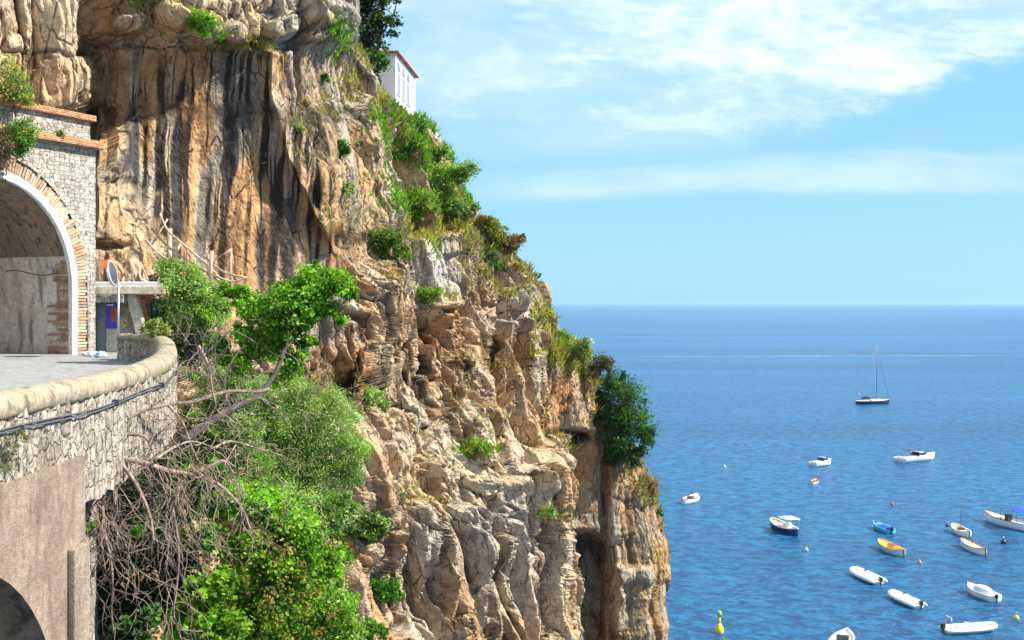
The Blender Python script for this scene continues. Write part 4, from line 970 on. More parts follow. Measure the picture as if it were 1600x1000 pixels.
patch('rust_bush', 795, 385, 20, 2600, 0.2, RUST+YELL, 34, 'rust orange bush on the skyline just right of the green and yellow bush')
patch('rust_bush', 752, 345, 14, 1200, 0.2, RUST+YELL, 35, 'small orange bush above the green and yellow skyline bush')
patch('green_bush', 770, 410, 18, 1800, 0.2, GREYG+MIDG, 36, 'grey green bush hanging under the rust skyline bush')
patch('green_bush', 836, 434, 9, 700, 0.2, GREYG, 37, 'tiny grey green bush sticking out of the skyline above the horizon')
patch('yellow_bush', 850, 490, 12, 1000, 0.2, YELL, 38, 'small yellow bush on the skyline just below the horizon')
patch('green_bush', 872, 530, 16, 2000, 0.22, MIDG+BRIGHT[:1], 39, 'green bush on the left of the yellow skyline bush')
patch('yellow_bush', 893, 550, 22, 3200, 0.22, YELL+OLIVE, 40, 'large yellow bush on the skyline above the tall cliff block')
patch('brown_bush', 935, 575, 22, 2600, 0.24, BROWN, 41, 'dull brown bush on the skyline above the big seaward bush')
plant('seaward_bush', P(965, 680, 104), B([(970, 625, 34), (990, 655, 32), (955, 598, 18), (960, 672, 28), (1006, 682, 18), (945, 640, 20), (990, 706, 20), (940, 612, 12), (1012, 650, 12), (975, 590, 10), (960, 705, 18), (1000, 625, 12)], 103), 15000, 0.28, MIDG[:1]+MIDG[2:]+DARK[:2], 42,
      'large round green bush hanging over the sea from the right edge of the cliff', 'shrub', limbs=12, trunk_r=0.12, nclump=14, spread=0.26, shell=0.45)
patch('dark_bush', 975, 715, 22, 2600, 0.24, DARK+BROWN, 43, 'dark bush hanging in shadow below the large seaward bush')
patch('rust_bush', 1014, 762, 17, 1900, 0.22, RUST, 44, 'rusty dry bush on the cliff edge below the seaward bush')
patch('green_bush', 1030, 800, 8, 500, 0.2, MIDG, 45, 'tiny green bush on the cliff edge below the rusty bush')
patch('green_bush', 852, 803, 12, 1000, 0.16, OLIVE, 46, 'small olive tuft of leaves at the edge of the sunlit buttress')
patch('green_bush', 745, 703, 12, 900, 0.16, BRIGHT+YELL, 47, 'low bright green tuft on the sunlit rubble ledge', squash=0.4)
patch('green_bush', 575, 628, 24, 3200, 0.15, OLIVE, 48, 'pale green bush at the foot of the orange slab right of the foreground shrubs')
patch('pine_bush', 580, 820, 26, 4200, 0.15, MIDG+OLIVE, 49, 'small dense green bush on the rocks right of the foreground shrubs')
patch('green_bush', 588, 920, 24, 3600, 0.15, BRIGHT[2:3]+MIDG, 50, 'green bush growing in the brown hollow low on the cliff', wide=1.1, squash=0.6)
patch('green_bush', 575, 985, 22, 2600, 0.15, MIDG+BRIGHT[:1], 51, 'dark green bush at the bottom edge below the brown hollow')
patch('green_bush', 505, 125, 9, 500, 0.14, MIDG, 52, 'tiny green bush on the grey rock below the boulders')
patch('green_bush', 540, 295, 12, 700, 0.14, OLIVE, 53, 'sparse olive bush above the small cave')
patch('green_bush', 470, 205, 8, 350, 0.14, OLIVE, 54, 'tiny olive tuft on the grey rock right of the dark streaks')
# on the portal
plant('hanging_shrub', P(25, 180, 38.6), B([(22, 130, 24), (12, 105, 16), (40, 150, 15), (5, 150, 16)], 38.2), 3600, 0.10, YELL+OLIVE+BRIGHT[:1], 61, 'yellow green shrub on top of the tunnel mouth at the left edge', 'shrub', limbs=6, trunk_r=0.03)
plant('hanging_vine', P(22, 200, 37.9), B([(35, 205, 20), (40, 225, 14), (25, 235, 12)], 37.7), 2600, 0.10, MIDG+BRIGHT[:1], 62, 'green vine hanging over the brick cornice of the tunnel mouth', 'vine', limbs=5, trunk_r=0.02, droop=0.5)
plant('dry_vine', P(8, 195, 37.6), B([(8, 215, 16), (10, 250, 12), (2, 280, 10)], 37.3, 1.6), 1500, 0.09, BROWN+RUST[:1], 63, 'dry brown vine hanging down the stone at the left edge over the arch', 'vine', limbs=14, trunk_r=0.02, bark='drybark', droop=1.0)
plant('small_fern', P(94, 222, 40.3), B([(93, 208, 7), (96, 218, 6)], 40.2), 400, 0.08, MIDG, 64, 'small green fern on the lower brick cornice of the tunnel mouth', 'fern', limbs=2, trunk_r=0.01)
plant('yellow_bush', P(245, 530, 34), B([(240, 512, 14), (255, 518, 12), (228, 514, 7)], 34), 1500, 0.09, YELL+OLIVE, 65, 'low yellow green bush behind the far bend of the parapet', 'shrub', limbs=4, trunk_r=0.015)

# foreground plants
plant('feathery_shrub', P(300, 560, 35), B([(285, 440, 30), (300, 465, 36), (265, 425, 20), (325, 490, 28), (290, 500, 26), (315, 455, 22), (345, 470, 16)], 35), 24000, 0.10, BRIGHT+OLIVE, 71,
      'feathery bright green shrub right of the kiosk, behind the parapet bend', 'shrub', limbs=9, trunk_r=0.05, bark='darkbark', nclump=30, spread=0.24,
      extra=[((B([(275, 500, 30), (300, 540, 35), (262, 480, 14)], 37), 6000, 0.12, DARK, 72), dict(nclump=20))])
ftb = P(300, 650, 24)
fig = plant('fig_tree', ftb, B([(450, 470, 34), (420, 490, 30), (490, 445, 28), (530, 440, 24), (395, 480, 26), (378, 465, 18), (500, 480, 26), (545, 455, 16), (470, 500, 26), (440, 520, 26), (525, 500, 14), (496, 412, 8), (492, 425, 9),
     (410, 545, 26), (370, 560, 26), (350, 590, 20), (340, 540, 18), (380, 525, 20), (460, 560, 20), (440, 590, 18), (350, 455, 12), (480, 540, 14)], 27), 34000, 0.095, BRIGHT, 73,
     'bright green leafy tree leaning out over the drop beyond the parapet', 'tree', limbs=0, part='crown', aspect=0.7, nclump=18, spread=0.24, shell=0.3)
mb = MB()
def limb(mb, pts, r0, r1, base, n=6):
    q = [P(*p)-base for p in pts]; q = smooth3(q); m = len(q); mb.tube(q, [r0+(r1-r0)*i/(m-1) for i in range(m)], n)
    return q
l1 = limb(mb, [(285, 690, 22), (320, 665, 23), (360, 640, 24), (405, 617, 25), (432, 580, 26), (446, 545, 26.5), (470, 518, 27), (500, 480, 27), (525, 450, 27)], 0.10, 0.02, ftb, 7)
limb(mb, [(446, 545, 26.5), (450, 520, 26.6), (440, 490, 26.8), (455, 455, 27)], 0.03, 0.008, ftb)
limb(mb, [(470, 518, 27), (500, 500, 27), (540, 470, 27), (550, 440, 27)], 0.022, 0.006, ftb)
limb(mb, [(360, 640, 24), (350, 600, 25), (365, 560, 26), (400, 520, 27)], 0.05, 0.01, ftb)
limb(mb, [(500, 480, 27), (492, 440, 27), (497, 408, 27)], 0.02, 0.005, ftb)
limb(mb, [(350, 600, 25), (335, 560, 25.6), (345, 500, 26.5)], 0.03, 0.008, ftb)
limb(mb, [(440, 560, 26.2), (410, 540, 26.6), (385, 500, 27)], 0.025, 0.006, ftb)
mb.build('trunk', M['darkbark'], fig)

def surf_blobs(lst, f=0.93):
    out = []
    for u, v, r in lst:
        c, n = on_cliff(u, v); y = c.y*f-0.2; w = r/FPX*y; out.append((P(u, v, y), (w, w, w)))
    return out
plant('soft_shrub', P(470, 800, 30), B([(480, 640, 40), (520, 660, 38), (440, 660, 42), (500, 700, 44), (540, 710, 34), (450, 720, 44), (420, 690, 36), (550, 745, 26), (505, 755, 36), (395, 650, 34), (400, 620, 28), (465, 615, 26), (530, 625, 20)], 29.5), 52000, 0.085, OLIVE+BRIGHT[:1], 74,
      'soft pale green shrub mass right of the dead branches', 'shrub', limbs=12, trunk_r=0.05, nclump=26, spread=0.26, aspect=0.34, bark='drybark')
plant('soft_shrub', P(400, 820, 27), B([(360, 650, 34), (335, 690, 30), (390, 730, 34), (350, 740, 28), (430, 780, 34), (480, 800, 34), (520, 800, 30), (545, 790, 20)], 27), 30000, 0.09, OLIVE+MIDG[:2], 75,
      'darker soft shrub showing behind the tangle of dead branches', 'shrub', limbs=8, trunk_r=0.05, nclump=24, spread=0.26, aspect=0.34, bark='drybark')
plant('soft_shrub', P(330, 760, 27), B([(340, 600, 30), (385, 610, 26), (310, 640, 28), (350, 660, 32), (300, 590, 18), (325, 700, 28), (385, 680, 26), (290, 680, 20), (360, 620, 24)], 26.5), 22000, 0.09, OLIVE, 84,
      'thin pale green shrub behind the bare limbs just right of the parapet', 'shrub', limbs=9, trunk_r=0.04, nclump=20, spread=0.22, aspect=0.34, bark='drybark')
plant('creeper', P(430, 1000, 25), B([(420, 800, 38), (380, 780, 34), (460, 830, 38), (400, 860, 44), (340, 800, 26), (450, 890, 44), (500, 880, 30), (380, 920, 44), (430, 960, 48), (490, 950, 38), (530, 980, 30), (340, 960, 36), (530, 900, 14), (380, 1000, 44), (460, 1010, 44)], 24.5), 60000, 0.10, BRIGHT, 76,
      'broad leaved bright green creeper spilling down the slope in the lower foreground', 'creeper', limbs=5, trunk_r=0.03, nclump=18, spread=0.24, aspect=0.8,
      extra=[((B([(430, 905, 60), (420, 860, 60), (380, 950, 60), (480, 960, 50)], 23.9), 1500, 0.09, YELL+RUST[:2], 77), dict(nclump=40, aspect=0.7, spread=0.12))])
plant('creeper', P(520, 1000, 33), B([(500, 830, 30), (525, 870, 24), (500, 910, 34), (530, 950, 30), (515, 1000, 36), (470, 880, 30), (545, 1000, 26), (480, 940, 36)], 33), 16000, 0.12, BRIGHT[:2]+OLIVE[:2], 85,
      'paler green creeper at the right edge of the foreground greenery, against the rock', 'creeper', limbs=5, trunk_r=0.03, nclump=26, spread=0.24, aspect=0.6)
plant('creeper', P(330, 1000, 21), B([(310, 930, 26), (325, 960, 26), (290, 960, 20), (345, 915, 20), (300, 990, 30), (350, 990, 26)], 21), 6000, 0.13, BRIGHT, 78, 'glossy bright creeper hanging lowest between the dark hollow and the big creeper', 'creeper', limbs=3, trunk_r=0.02, aspect=0.85, nclump=14)
plant('fig_sprig', P(140, 900, 17.6), B([(130, 800, 8), (140, 825, 9), (122, 812, 6), (215, 812, 8), (225, 800, 6), (215, 830, 7)], 17.4), 380, 0.13, BRIGHT, 79, 'small sprig of broad leaves against the dark hollow beside the arch wall', 'sprig', limbs=4, trunk_r=0.012, aspect=0.9, nclump=8)
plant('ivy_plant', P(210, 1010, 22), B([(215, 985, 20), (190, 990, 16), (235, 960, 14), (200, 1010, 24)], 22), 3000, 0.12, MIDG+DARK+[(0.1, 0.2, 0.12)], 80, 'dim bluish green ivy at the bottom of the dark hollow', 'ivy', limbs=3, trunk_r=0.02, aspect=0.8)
plant('ivy_plant', P(300, 780, 21), B([(270, 720, 20), (300, 760, 24), (265, 780, 16), (320, 790, 22), (215, 745, 10), (330, 740, 18), (285, 800, 18), (325, 840, 16)], 20.5), 3600, 0.13, MIDG+BRIGHT[:1], 81, 'patchy broad leaved ivy caught among the dead branches', 'ivy', limbs=3, trunk_r=0.02, aspect=0.85, nclump=10)
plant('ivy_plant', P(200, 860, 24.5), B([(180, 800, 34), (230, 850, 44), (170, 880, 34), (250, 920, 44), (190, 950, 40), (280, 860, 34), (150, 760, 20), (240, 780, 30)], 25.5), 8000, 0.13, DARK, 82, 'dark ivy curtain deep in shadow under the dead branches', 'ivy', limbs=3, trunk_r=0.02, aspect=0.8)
plant('wall_weed', P(30, 735, 12.3), B([(12, 700, 16), (32, 680, 12), (8, 725, 14), (22, 715, 8)], 12.05), 900, 0.035, GREYG+YELL, 83, 'grey green weed with yellow flowers on the wall under the cables at the left edge', 'weed', limbs=5, trunk_r=0.006, aspect=0.3)

# dead bush: a few grey limbs and a curtain of drooping bare twigs
db = P(230, 640, 17.5)
dead = empty('dead_bush', db, 0, 'tangle of dead bare branches drooping from the road wall over the shrubs', 'dead bush')
G = random.Random(5)
limbs_ = [
 ([(420, 608, 21.5), (400, 612, 21), (355, 612, 20), (300, 628, 18.5), (262, 632, 17.6), (215, 645, 17.0), (190, 668, 16.6)], .04, .025),
 ([(190, 655, 16.6), (178, 690, 16.4), (176, 720, 16.3), (170, 760, 16.2), (155, 790, 16.2)], .045, .02),
 ([(178, 712, 16.3), (220, 722, 16.6), (262, 735, 17), (300, 742, 17.4), (340, 756, 17.8), (375, 790, 18), (392, 830, 18)], .05, .015),
 ([(300, 742, 17.4), (330, 728, 17.5), (350, 720, 17.6), (365, 740, 17.6)], .035, .012),
 ([(185, 720, 16.3), (205, 745, 16.3), (222, 775, 16.3), (235, 810, 16.2), (240, 850, 16.2)], .035, .02),
 ([(262, 632, 17.6), (285, 660, 17.6), (300, 700, 17.6), (320, 740, 17.5)], .025, .01),
 ([(150, 735, 16.2), (120, 760, 16), (98, 790, 15.8), (90, 815, 15.7)], .03, .01),
 ([(178, 712, 16.3), (140, 740, 16.1), (118, 765, 15.9), (108, 800, 15.8)], .035, .012),
 ([(190, 678, 16.5), (225, 682, 16.6), (238, 705, 16.7)], .03, .01),
 ([(160, 790, 16.2), (163, 830, 16.2), (172, 870, 16.2), (176, 910, 16.2), (174, 950, 16.2), (178, 990, 16.2)], .028, .008),
 ([(268, 790, 16.9), (276, 830, 16.9), (279, 880, 16.9), (275, 925, 16.9), (272, 960, 16.9), (285, 1005, 16.9)], .028, .01),
 ([(280, 760, 17), (272, 790, 16.9)], .028, .026),
 ([(310, 540, 19), (325, 570, 19), (332, 610, 19), (338, 635, 19)], .03, .012),
 ([(322, 552, 19), (345, 530, 19), (358, 515, 19)], .02, .006),
 ([(322, 552, 19), (302, 572, 19)], .018, .006),
 ([(240, 720, 16.6), (270, 700, 16.9), (300, 690, 17.2), (335, 700, 17.4)], .03, .01),
 ([(335, 700, 22), (360, 690, 22.5), (400, 700, 23), (440, 712, 23)], .035, .012),
 
]
roots = []
for pts, r0, r1 in limbs_:
    mb = MB(); q = limb(mb, pts, r0, r1, db, 7); roots.append((q, r1)); mb.build('limb', M['bark' if len(roots) in (1, 18) else 'drybark'], dead)
tv = MB(); 
def twig(p, d, length, r, depth, grav):
    n = max(4, int(length/0.10)); pts = [p.copy()]; d = d.normalized()
    for i in range(n):
        d = (d+Vector((G.gauss(0, .30), G.gauss(0, .24), G.gauss(0, .22)-grav))).normalized(); p = p+d*(length/n); pts.append(p.copy())
        if depth > 0 and G.random() < 0.34:
            s = (d+Vector((G.gauss(0, .8), G.gauss(0, .6), G.gauss(0, .5)))).normalized(); twig(p, s, length*G.uniform(.2, .5), r*0.6, depth-1, grav*0.8)
    tv.tube(pts, [r*(1-0.7*i/n) for i in range(n+1)], 4, cap=False, smooth=False)
for q, r1 in roots:
    L = sum((q[i+1]-q[i]).length for i in range(len(q)-1))
    for k in range(int(3+L*3.6)):
        p = q[G.randrange(1, len(q))]; twig(p, Vector((G.gauss(.1, .7), G.gauss(-.1, .4), G.gauss(-.1, .6))), G.uniform(.35, 1.1), G.uniform(.005, .010), 1, G.uniform(.02, .16))
for k in range(62):   # long hanging strands
    u = G.uniform(105, 430); v0 = 700+G.uniform(-20, 70)+max(0, u-330)*0.5; y = 16.0+G.uniform(-.2, 1.2)+max(0, u-200)*0.008
    twig(P(u, v0, y)-db, Vector((G.gauss(0, .4), G.gauss(0, .3), -.6)), G.uniform(.8, 2.4)*(1 if u < 330 else .6), G.uniform(.005, .015), 2, .12)
for k in range(60):   # the knot in the middle
    p = P(G.uniform(180, 370), G.uniform(630, 745), G.uniform(16.8, 18.2))-db; twig(p, Vector((G.gauss(0, 1), G.gauss(0, .5), G.gauss(0, .8))), G.uniform(.4, 1.0), G.uniform(.006, .012), 1, .04)
for k in range(26):
    p = P(G.uniform(340, 500), G.uniform(560, 800), G.uniform(22, 25))-db; twig(p, Vector((G.gauss(-.3, .8), G.gauss(0, .4), G.gauss(0, .6))), G.uniform(.5, 1.3), G.uniform(.006, .012), 1, .02)
for k in range(26):
    p = P(G.uniform(270, 350), G.uniform(520, 620), G.uniform(19.5, 24))-db; twig(p, Vector((G.gauss(.0, .5), G.gauss(0, .4), .7)), G.uniform(.3, .9), G.uniform(.005, .009), 1, .02)
to = tv.build('twigs', M['drybark'], dead); to['kind'] = 'stuff'

# grass and small herbs growing on the ledges: nobody could count them
def grass():
    g = np.random.default_rng(99); vis = _vis; uu, vv_ = _pu, _pv
    up = CN[vis][:, 2]; pr = np.zeros(len(vis)); pal = np.zeros((len(vis), 3)); y = CP[vis][:, 1]
    zones = [(635, 190, 38, 26, 1.0, 0), (650, 230, 40, 40, 1.0, 0), (620, 165, 26, 22, 1.0, 0), (600, 150, 16, 24, 1.0, 2), (680, 310, 60, 60, .55, 0), (690, 350, 70, 26, .6, 2), (765, 385, 38, 40, .7, 1), (800, 430, 26, 34, .6, 1),
             (850, 500, 14, 24, .7, 2), (885, 550, 38, 26, .9, 2), (930, 600, 22, 40, .5, 1), (525, 65, 16, 22, 1.0, 0), (350, 70, 90, 10, .3, 2), (400, 70, 30, 12, .4, 2), (560, 120, 25, 40, .4, 1), (980, 720, 24, 30, .5, 1), (1012, 770, 14, 26, .8, 1),
             (855, 800, 22, 14, .7, 1), (745, 705, 22, 10, .8, 0), (690, 460, 40, 10, .3, 1), (610, 360, 40, 50, .25, 1), (720, 210, 20, 60, .6, 0), (760, 460, 60, 30, .2, 1), (550, 330, 40, 30, .18, 1), (640, 780, 60, 30, .10, 1), (510, 600, 60, 40, .12, 1), (1025, 830, 12, 50, .35, 1), (900, 690, 40, 12, .25, 1), (240, 30, 60, 40, .12, 2), (470, 160, 50, 90, .10, 1), (730, 620, 90, 100, .035, 1)]
    for cu, cv, ru, rv, dens, k in zones:
        m = np.exp(-(((uu-cu)/ru)**2+((vv_-cv)/rv)**2)*1.2)*dens*(2.1 if dens >= .55 else 0.9)*(0.25+sst(up, 0.0, 0.6)); b = m > pr; pr[b] = m[b]
        pal[b] = [(0.12, 0.27, 0.02), (0.23, 0.21, 0.08), (0.28, 0.27, 0.05)][k]
    patchy = fbm(CP[vis]/2.2, 3, 7); pr = pr*sst(patchy, -0.35, 0.1)*1.2
    pick = np.where(g.random(len(vis)) < pr*0.42)[0]
    reps = np.repeat(pick, 4); n = len(reps)
    base = CP[vis][reps]+g.normal(size=(n, 3))*0.16; sc = 0.0065*y[reps]*g.uniform(0.5, 1.4, n)
    d = np.array([0.25, -0.25, 0.9])+g.normal(size=(n, 3))*0.42; d /= np.linalg.norm(d, axis=1, keepdims=True)
    w = np.cross(d, g.normal(size=(n, 3))); w /= np.linalg.norm(w, axis=1, keepdims=True)
    hgt = sc[:, None]*1.0; v0 = base-w*hgt*0.13; v1 = base+w*hgt*0.13; v2 = base+d*hgt
    c = pal[reps]*g.uniform(0.6, 1.35, n)[:, None]*(1+g.normal(size=(n, 3))*0.10); alt = g.random(n) < .2; c[alt] = np.array([0.34, 0.28, 0.14])
    V = np.stack([v0, v1, v2], 1).reshape(-1, 3); o = np_mesh('grass', V, np.arange(3*n).reshape(n, 3), M['leaf'], None, np.repeat(np.clip(c, 0.01, 1), 3, 0))
    o['kind'] = 'stuff'; o['label'] = 'dry grass and herbs on the ledges and skyline of the cliff'; o['category'] = 'grass'
grass()

# ------------------------------------------------------------------ boats
M['woodd'] = simple('boat_wood', (0.50, 0.33, 0.19), 0.5, var=0.2, scale=3); M['mahog'] = simple('dark_varnished_wood', (0.16, 0.06, 0.03), 0.35, var=0.2)
M['boatyel'] = simple('yellow_boat_paint', (0.75, 0.42, 0.05), 0.4); M['boatblue'] = simple('turquoise_boat_paint', (0.12, 0.45, 0.62), 0.4); M['bluetarp'] = simple('blue_canvas', (0.01, 0.04, 0.42), 0.7)
M['tan'] = simple('tan_deck', (0.62, 0.45, 0.27), 0.6); M['cream'] = simple('cream_cushion', (0.68, 0.60, 0.46), 0.7); M['tarp'] = simple('dark_blue_cover', (0.03, 0.12, 0.25), 0.7); M['pale'] = simple('pale_grey_cover', (0.62, 0.66, 0.70), 0.7)
M['glass'] = simple('dark_boat_glass', (0.02, 0.03, 0.04), 0.08); M['buoyyel'] = simple('yellow_buoy_paint', (0.72, 0.60, 0.02), 0.4); M['buoygrn'] = simple('lime_buoy_top', (0.30, 0.55, 0.05), 0.4); M['red'] = simple('red_paint', (0.55, 0.04, 0.02), 0.4); M['orange'] = simple('orange_float', (0.70, 0.22, 0.02), 0.4)
M['aqua'] = simple('pale_aqua_paint', (0.45, 0.62, 0.62), 0.4)
def deckpt(u, v, z):
    y = (CAMZ-z)*FPX/(v-CY); return Vector(((u-CX)/FPX*y, y, 0))
def place(name, bow, stern, zb, zs, L, label, cat, dyf=0.8, group=None):
    b, s = deckpt(*bow, zb), deckpt(*stern, zs); c = (b+s)/2; d = b-s; d.y *= dyf*1.35
    o = empty(name, (c.x, c.y, 0), math.atan2(d.y, d.x), label, cat, group); o.scale = (1.12, 1.12, 1.12); return o
def hull(L, B, H, rise=0.35, pointed=False, floor=None, n=16, gun=0.07):
    """returns builders for outer shell, gunwale strip and inside; bow at +x"""
    def st(t):
        x = -L/2+L*t
        if pointed: w = B/2*max(0.0, math.sin(math.pi*(0.04+0.93*t)))**0.62 if 0 < t < 1 else 0.02
        else: w = B/2*(0.86+0.14*min(1, t*2.5))*(1-max(0, (t-0.45)/0.55)**2.4)
        w = max(w, 0.02); h = H*(1+rise*(2*max(0, t-0.4))**2*0.9+(rise*0.5*(max(0, 0.35-t)/0.35)**2 if pointed else 0))
        k = -0.35+(0.30+h*0.5)*max(0, (t-0.86)/0.14)**2
        if pointed: k += 0.4*max(0, (0.12-t)/0.12)**2
        return x, w, h, k
    S_ = [st(i/n) for i in range(n+1)]
    out, gw, ins = MB(), MB(), MB(); vs = []
    for x, w, h, k in S_:
        vs += [(x, -w, h), (x, -w*0.93, h*0.35), (x, -w*0.70, -0.12 if k < -.12 else k+.02), (x, 0, k), (x, w*0.70, -0.12 if k < -.12 else k+.02), (x, w*0.93, h*0.35), (x, w, h)]
    m = 7; fs = [(i*m+j, i*m+j+1, (i+1)*m+j+1, (i+1)*m+j) for i in range(n) for j in range(m-1)]+[tuple(range(m-1, -1, -1))]
    out.add(vs, fs, True)
    for sgn in (-1, 1):
        vs = []
        for x, w, h, k in S_:
            wi = max(0.01, w-gun*1.6); vs += [(x, sgn*(w+gun*.3), h-0.03), (x, sgn*(w+gun*.3), h+gun*.7), (x, sgn*wi, h+gun*.7), (x, sgn*wi, h-0.03)]
        gw.add(vs, [(i*4+j, i*4+(j+1) % 4, (i+1)*4+(j+1) % 4, (i+1)*4+j) for i in range(n) for j in range(4)])
    vs = []
    for x, w, h, k in S_:
        wi = max(0.008, w-gun*1.5); f = (h-0.06) if floor is None else h-floor; vs += [(x, -wi, h), (x, -wi*0.9, f), (x, 0, f+0.03), (x, wi*0.9, f), (x, wi, h)]
    ins.add(vs, [(i*5+j, i*5+j+1, (i+1)*5+j+1, (i+1)*5+j) for i in range(n) for j in range(4)])
    return out, gw, ins, S_
def outboard(parent, L, z=0.45, s=1.0):
    mb = MB(); mb.box(-L/2-0.45*s, -L/2-0.02, -0.18*s, 0.18*s, z, z+0.55*s); mb.box(-L/2-0.35*s, -L/2-0.15, -0.07, 0.07, -0.45, z)
    return mb.build('outboard_motor', M['black'], parent, 0.05)

def gozzo(o, L, B, H, hm, gm, dm, floor=0.3, mast=0, mastx=0.1, hatch=None, hm2=None, tiller=True, benches=True):
    out, gw, ins, S_ = hull(L, B, H, 0.45, True, floor); out.build('hull', M[hm], o); gw.build('gunwale', M[gm], o); ins.build('deck', M[dm], o)
    if benches:
        for x in (-0.22*L, 0.02*L, 0.24*L):
            mb = MB(); w = B*0.40; mb.box(x-0.14, x+0.14, -w, w, H-0.16, H-0.11); mb.build('bench', M[gm], o)
    if hatch: mb = MB(); a, b, c = hatch; mb.box(a*L, b*L, -B*0.22, B*0.22, H-0.3, H+c); mb.build('engine_box', M[hm2 or 'mahog'], o, 0.04)
    if mast: mb = MB(); mb.tube([(mastx*L, 0, H-0.3), (mastx*L, 0, mast)], [0.05, 0.03], 6); mb.build('mast', M['black'], o)
    if tiller: mb = MB(); mb.box(-L/2-0.25, -L/2-0.02, -0.03, 0.03, -0.3, H+0.35); mb.build('rudder', M['mahog'], o)
def rib(o, L, B, tube=0.24, motor=True, bowx=0.5, console=True, seat='cream', tm='gel'):
    pts = [(-L/2, -B/2+tube, 0.38), (L*0.05, -B/2+tube, 0.40), (L*0.28, -B/2+tube+0.1, 0.45), (L*0.42, -B*0.20, 0.55), (L*0.5-tube, 0, 0.62)]
    pts = pts+[(x, -y, z) for x, y, z in pts[:-1]][::-1]; q = smooth3([Vector(p) for p in pts])
    m = len(q); rr_ = [tube*(0.35 if i == 0 or i == m-1 else 1.0) for i in range(m)]
    mb = MB(); mb.tube(q, rr_, 10); mb.build('inflatable_tube', M[tm], o)
    mb = MB(); mb.tube([p+Vector((0, math.copysign(tube*1.0, p.y) if abs(p.y) > .05 else 0, -0.02)) for p in q[1:-1]], 0.035, 5); mb.build('rubbing_strake', M['grey'], o)
    out, gw, ins, S_ = hull(L*0.93, B*0.80, 0.36, 0.3, False, 0.16); out.build('hull', M['gel'], o); ins.build('deck', M[seat], o)
    mb = MB(); mb.box(L*0.16, L*0.36, -B*0.2, B*0.2, 0.3, 0.52); mb.build('bow_cushion', M['cream'], o, 0.04)
    if console:
        mb = MB(); mb.box(-L*0.08, L*0.03, -0.32, 0.32, 0.25, 1.0); c = mb.build('console', M['gel'], o, 0.06)
        mb = MB(); mb.add([(L*0.03, -0.3, 1.0), (L*0.03, 0.3, 1.0), (-L*0.01, 0.26, 1.3), (-L*0.01, -0.26, 1.3)], [(0, 1, 2, 3)]); mb.build('windscreen', M['glass'], c)
        mb = MB(); mb.box(-L*0.24, -L*0.15, -0.42, 0.42, 0.25, 0.72); mb.build('seat', M['gel'], o, 0.05)
    if motor: outboard(o, L*0.94, 0.45, 1.0)

o = place('sailing_boat', (1388, 625), (1342, 627), 1.3, 1.2, 13, 'dark hulled sailing yacht with a tall bare mast, farthest of the boats', 'yacht', 0.5); L = 12.6
out, gw, ins, S_ = hull(L, 3.7, 1.15, 0.25, False, None); out.build('hull', M['navy'], o); gw.build('gunwale', M['gel'], o); ins.build('deck', M['gel'], o)
mb = MB(); mb.box(-1.5, 3.2, -1.1, 1.1, 1.15, 1.6); mb.build('coachroof', M['gel'], o, 0.15)
mb = MB(); mb.box(-4.6, -1.9, -1.0, 1.0, 1.7, 2.3); mb.build('sprayhood', M['navy'], o, 0.2)
mb = MB(); mb.tube([(1.2, 0, 1.2), (1.2, 0, 21.5)], [0.13, 0.08], 8); ms = mb.build('mast', M['alu'], o)
mb = MB(); mb.tube([(1.2, 0, 20.6), (6.1, 0, 1.5)], [0.07, 0.07], 6); mb.build('forestay', M['alu'], o)
mb = MB(); mb.tube([(1.1, 0, 2.3), (-4.3, 0, 2.5)], [0.16, 0.16], 6); mb.build('boom', M['navy'], o)
mb = MB(); mb.tube([(1.2, 0, 21), (-6.2, 0, 1.2)], 0.02, 4); mb.build('backstay', M['alu'], o)
mb = MB(); mb.tube([(-5.4, .6, 1.2), (-5.4, .6, 3.9)], .05, 5); mb.box(-5.7, -5.1, 0.3, .9, 3.3, 3.9); mb.build('stern_gear', M['grey'], o)

def cruiser(o, L, B, bim=None, cabin=True, H=1.0):
    out, gw, ins, S_ = hull(L, B, H, 0.4, False, None); out.build('hull', M['gel'], o); gw.build('gunwale', M['gel'], o); ins.build('deck', M['gel'], o)
    mb = MB(); mb.hexa([(-L*.08, -B*.36, H), (L*.30, -B*.22, H+.1), (L*.30, B*.22, H+.1), (-L*.08, B*.36, H), (-L*.02, -B*.28, H+1.1), (L*.12, -B*.2, H+.9), (L*.12, B*.2, H+.9), (-L*.02, B*.28, H+1.1)]); cb = mb.build('cabin', M['gel'], o, 0.08)
    mb = MB(); mb.hexa([(-L*.085, -B*.37, H+.30), (L*.25, -B*.23, H+.32), (L*.25, B*.23, H+.32), (-L*.085, B*.37, H+.30), (-L*.04, -B*.32, H+.92), (L*.155, -B*.215, H+.80), (L*.155, B*.215, H+.80), (-L*.04, B*.32, H+.92)]); mb.build('windscreen', M['glass'], cb)
    mb = MB(); mb.box(-L*.44, -L*.12, -B*.33, B*.33, H-.05, H+.22); mb.build('cockpit_seat', M['cream'], o, 0.06)
    if bim:
        mb = MB(); n = 8
        vs = [(-L*.30+L*.30*i/n, s*B*.38, H+1.55+0.22*math.sin(math.pi*i/n)) for i in range(n+1) for s in (-1, 1)]; mb.add(vs, [(2*i, 2*i+1, 2*i+3, 2*i+2) for i in range(n)]); bb = mb.build('canopy', M[bim], o)
        k = bb.modifiers.new('solid', 'SOLIDIFY'); k.thickness = 0.05
        for x in (-L*.29, -L*.01):
            for s in (-1, 1): mb = MB(); mb.tube([(x, s*B*.37, H), (x, s*B*.37, H+1.58)], .03, 5); mb.build('canopy_pole', M['steel'], o)
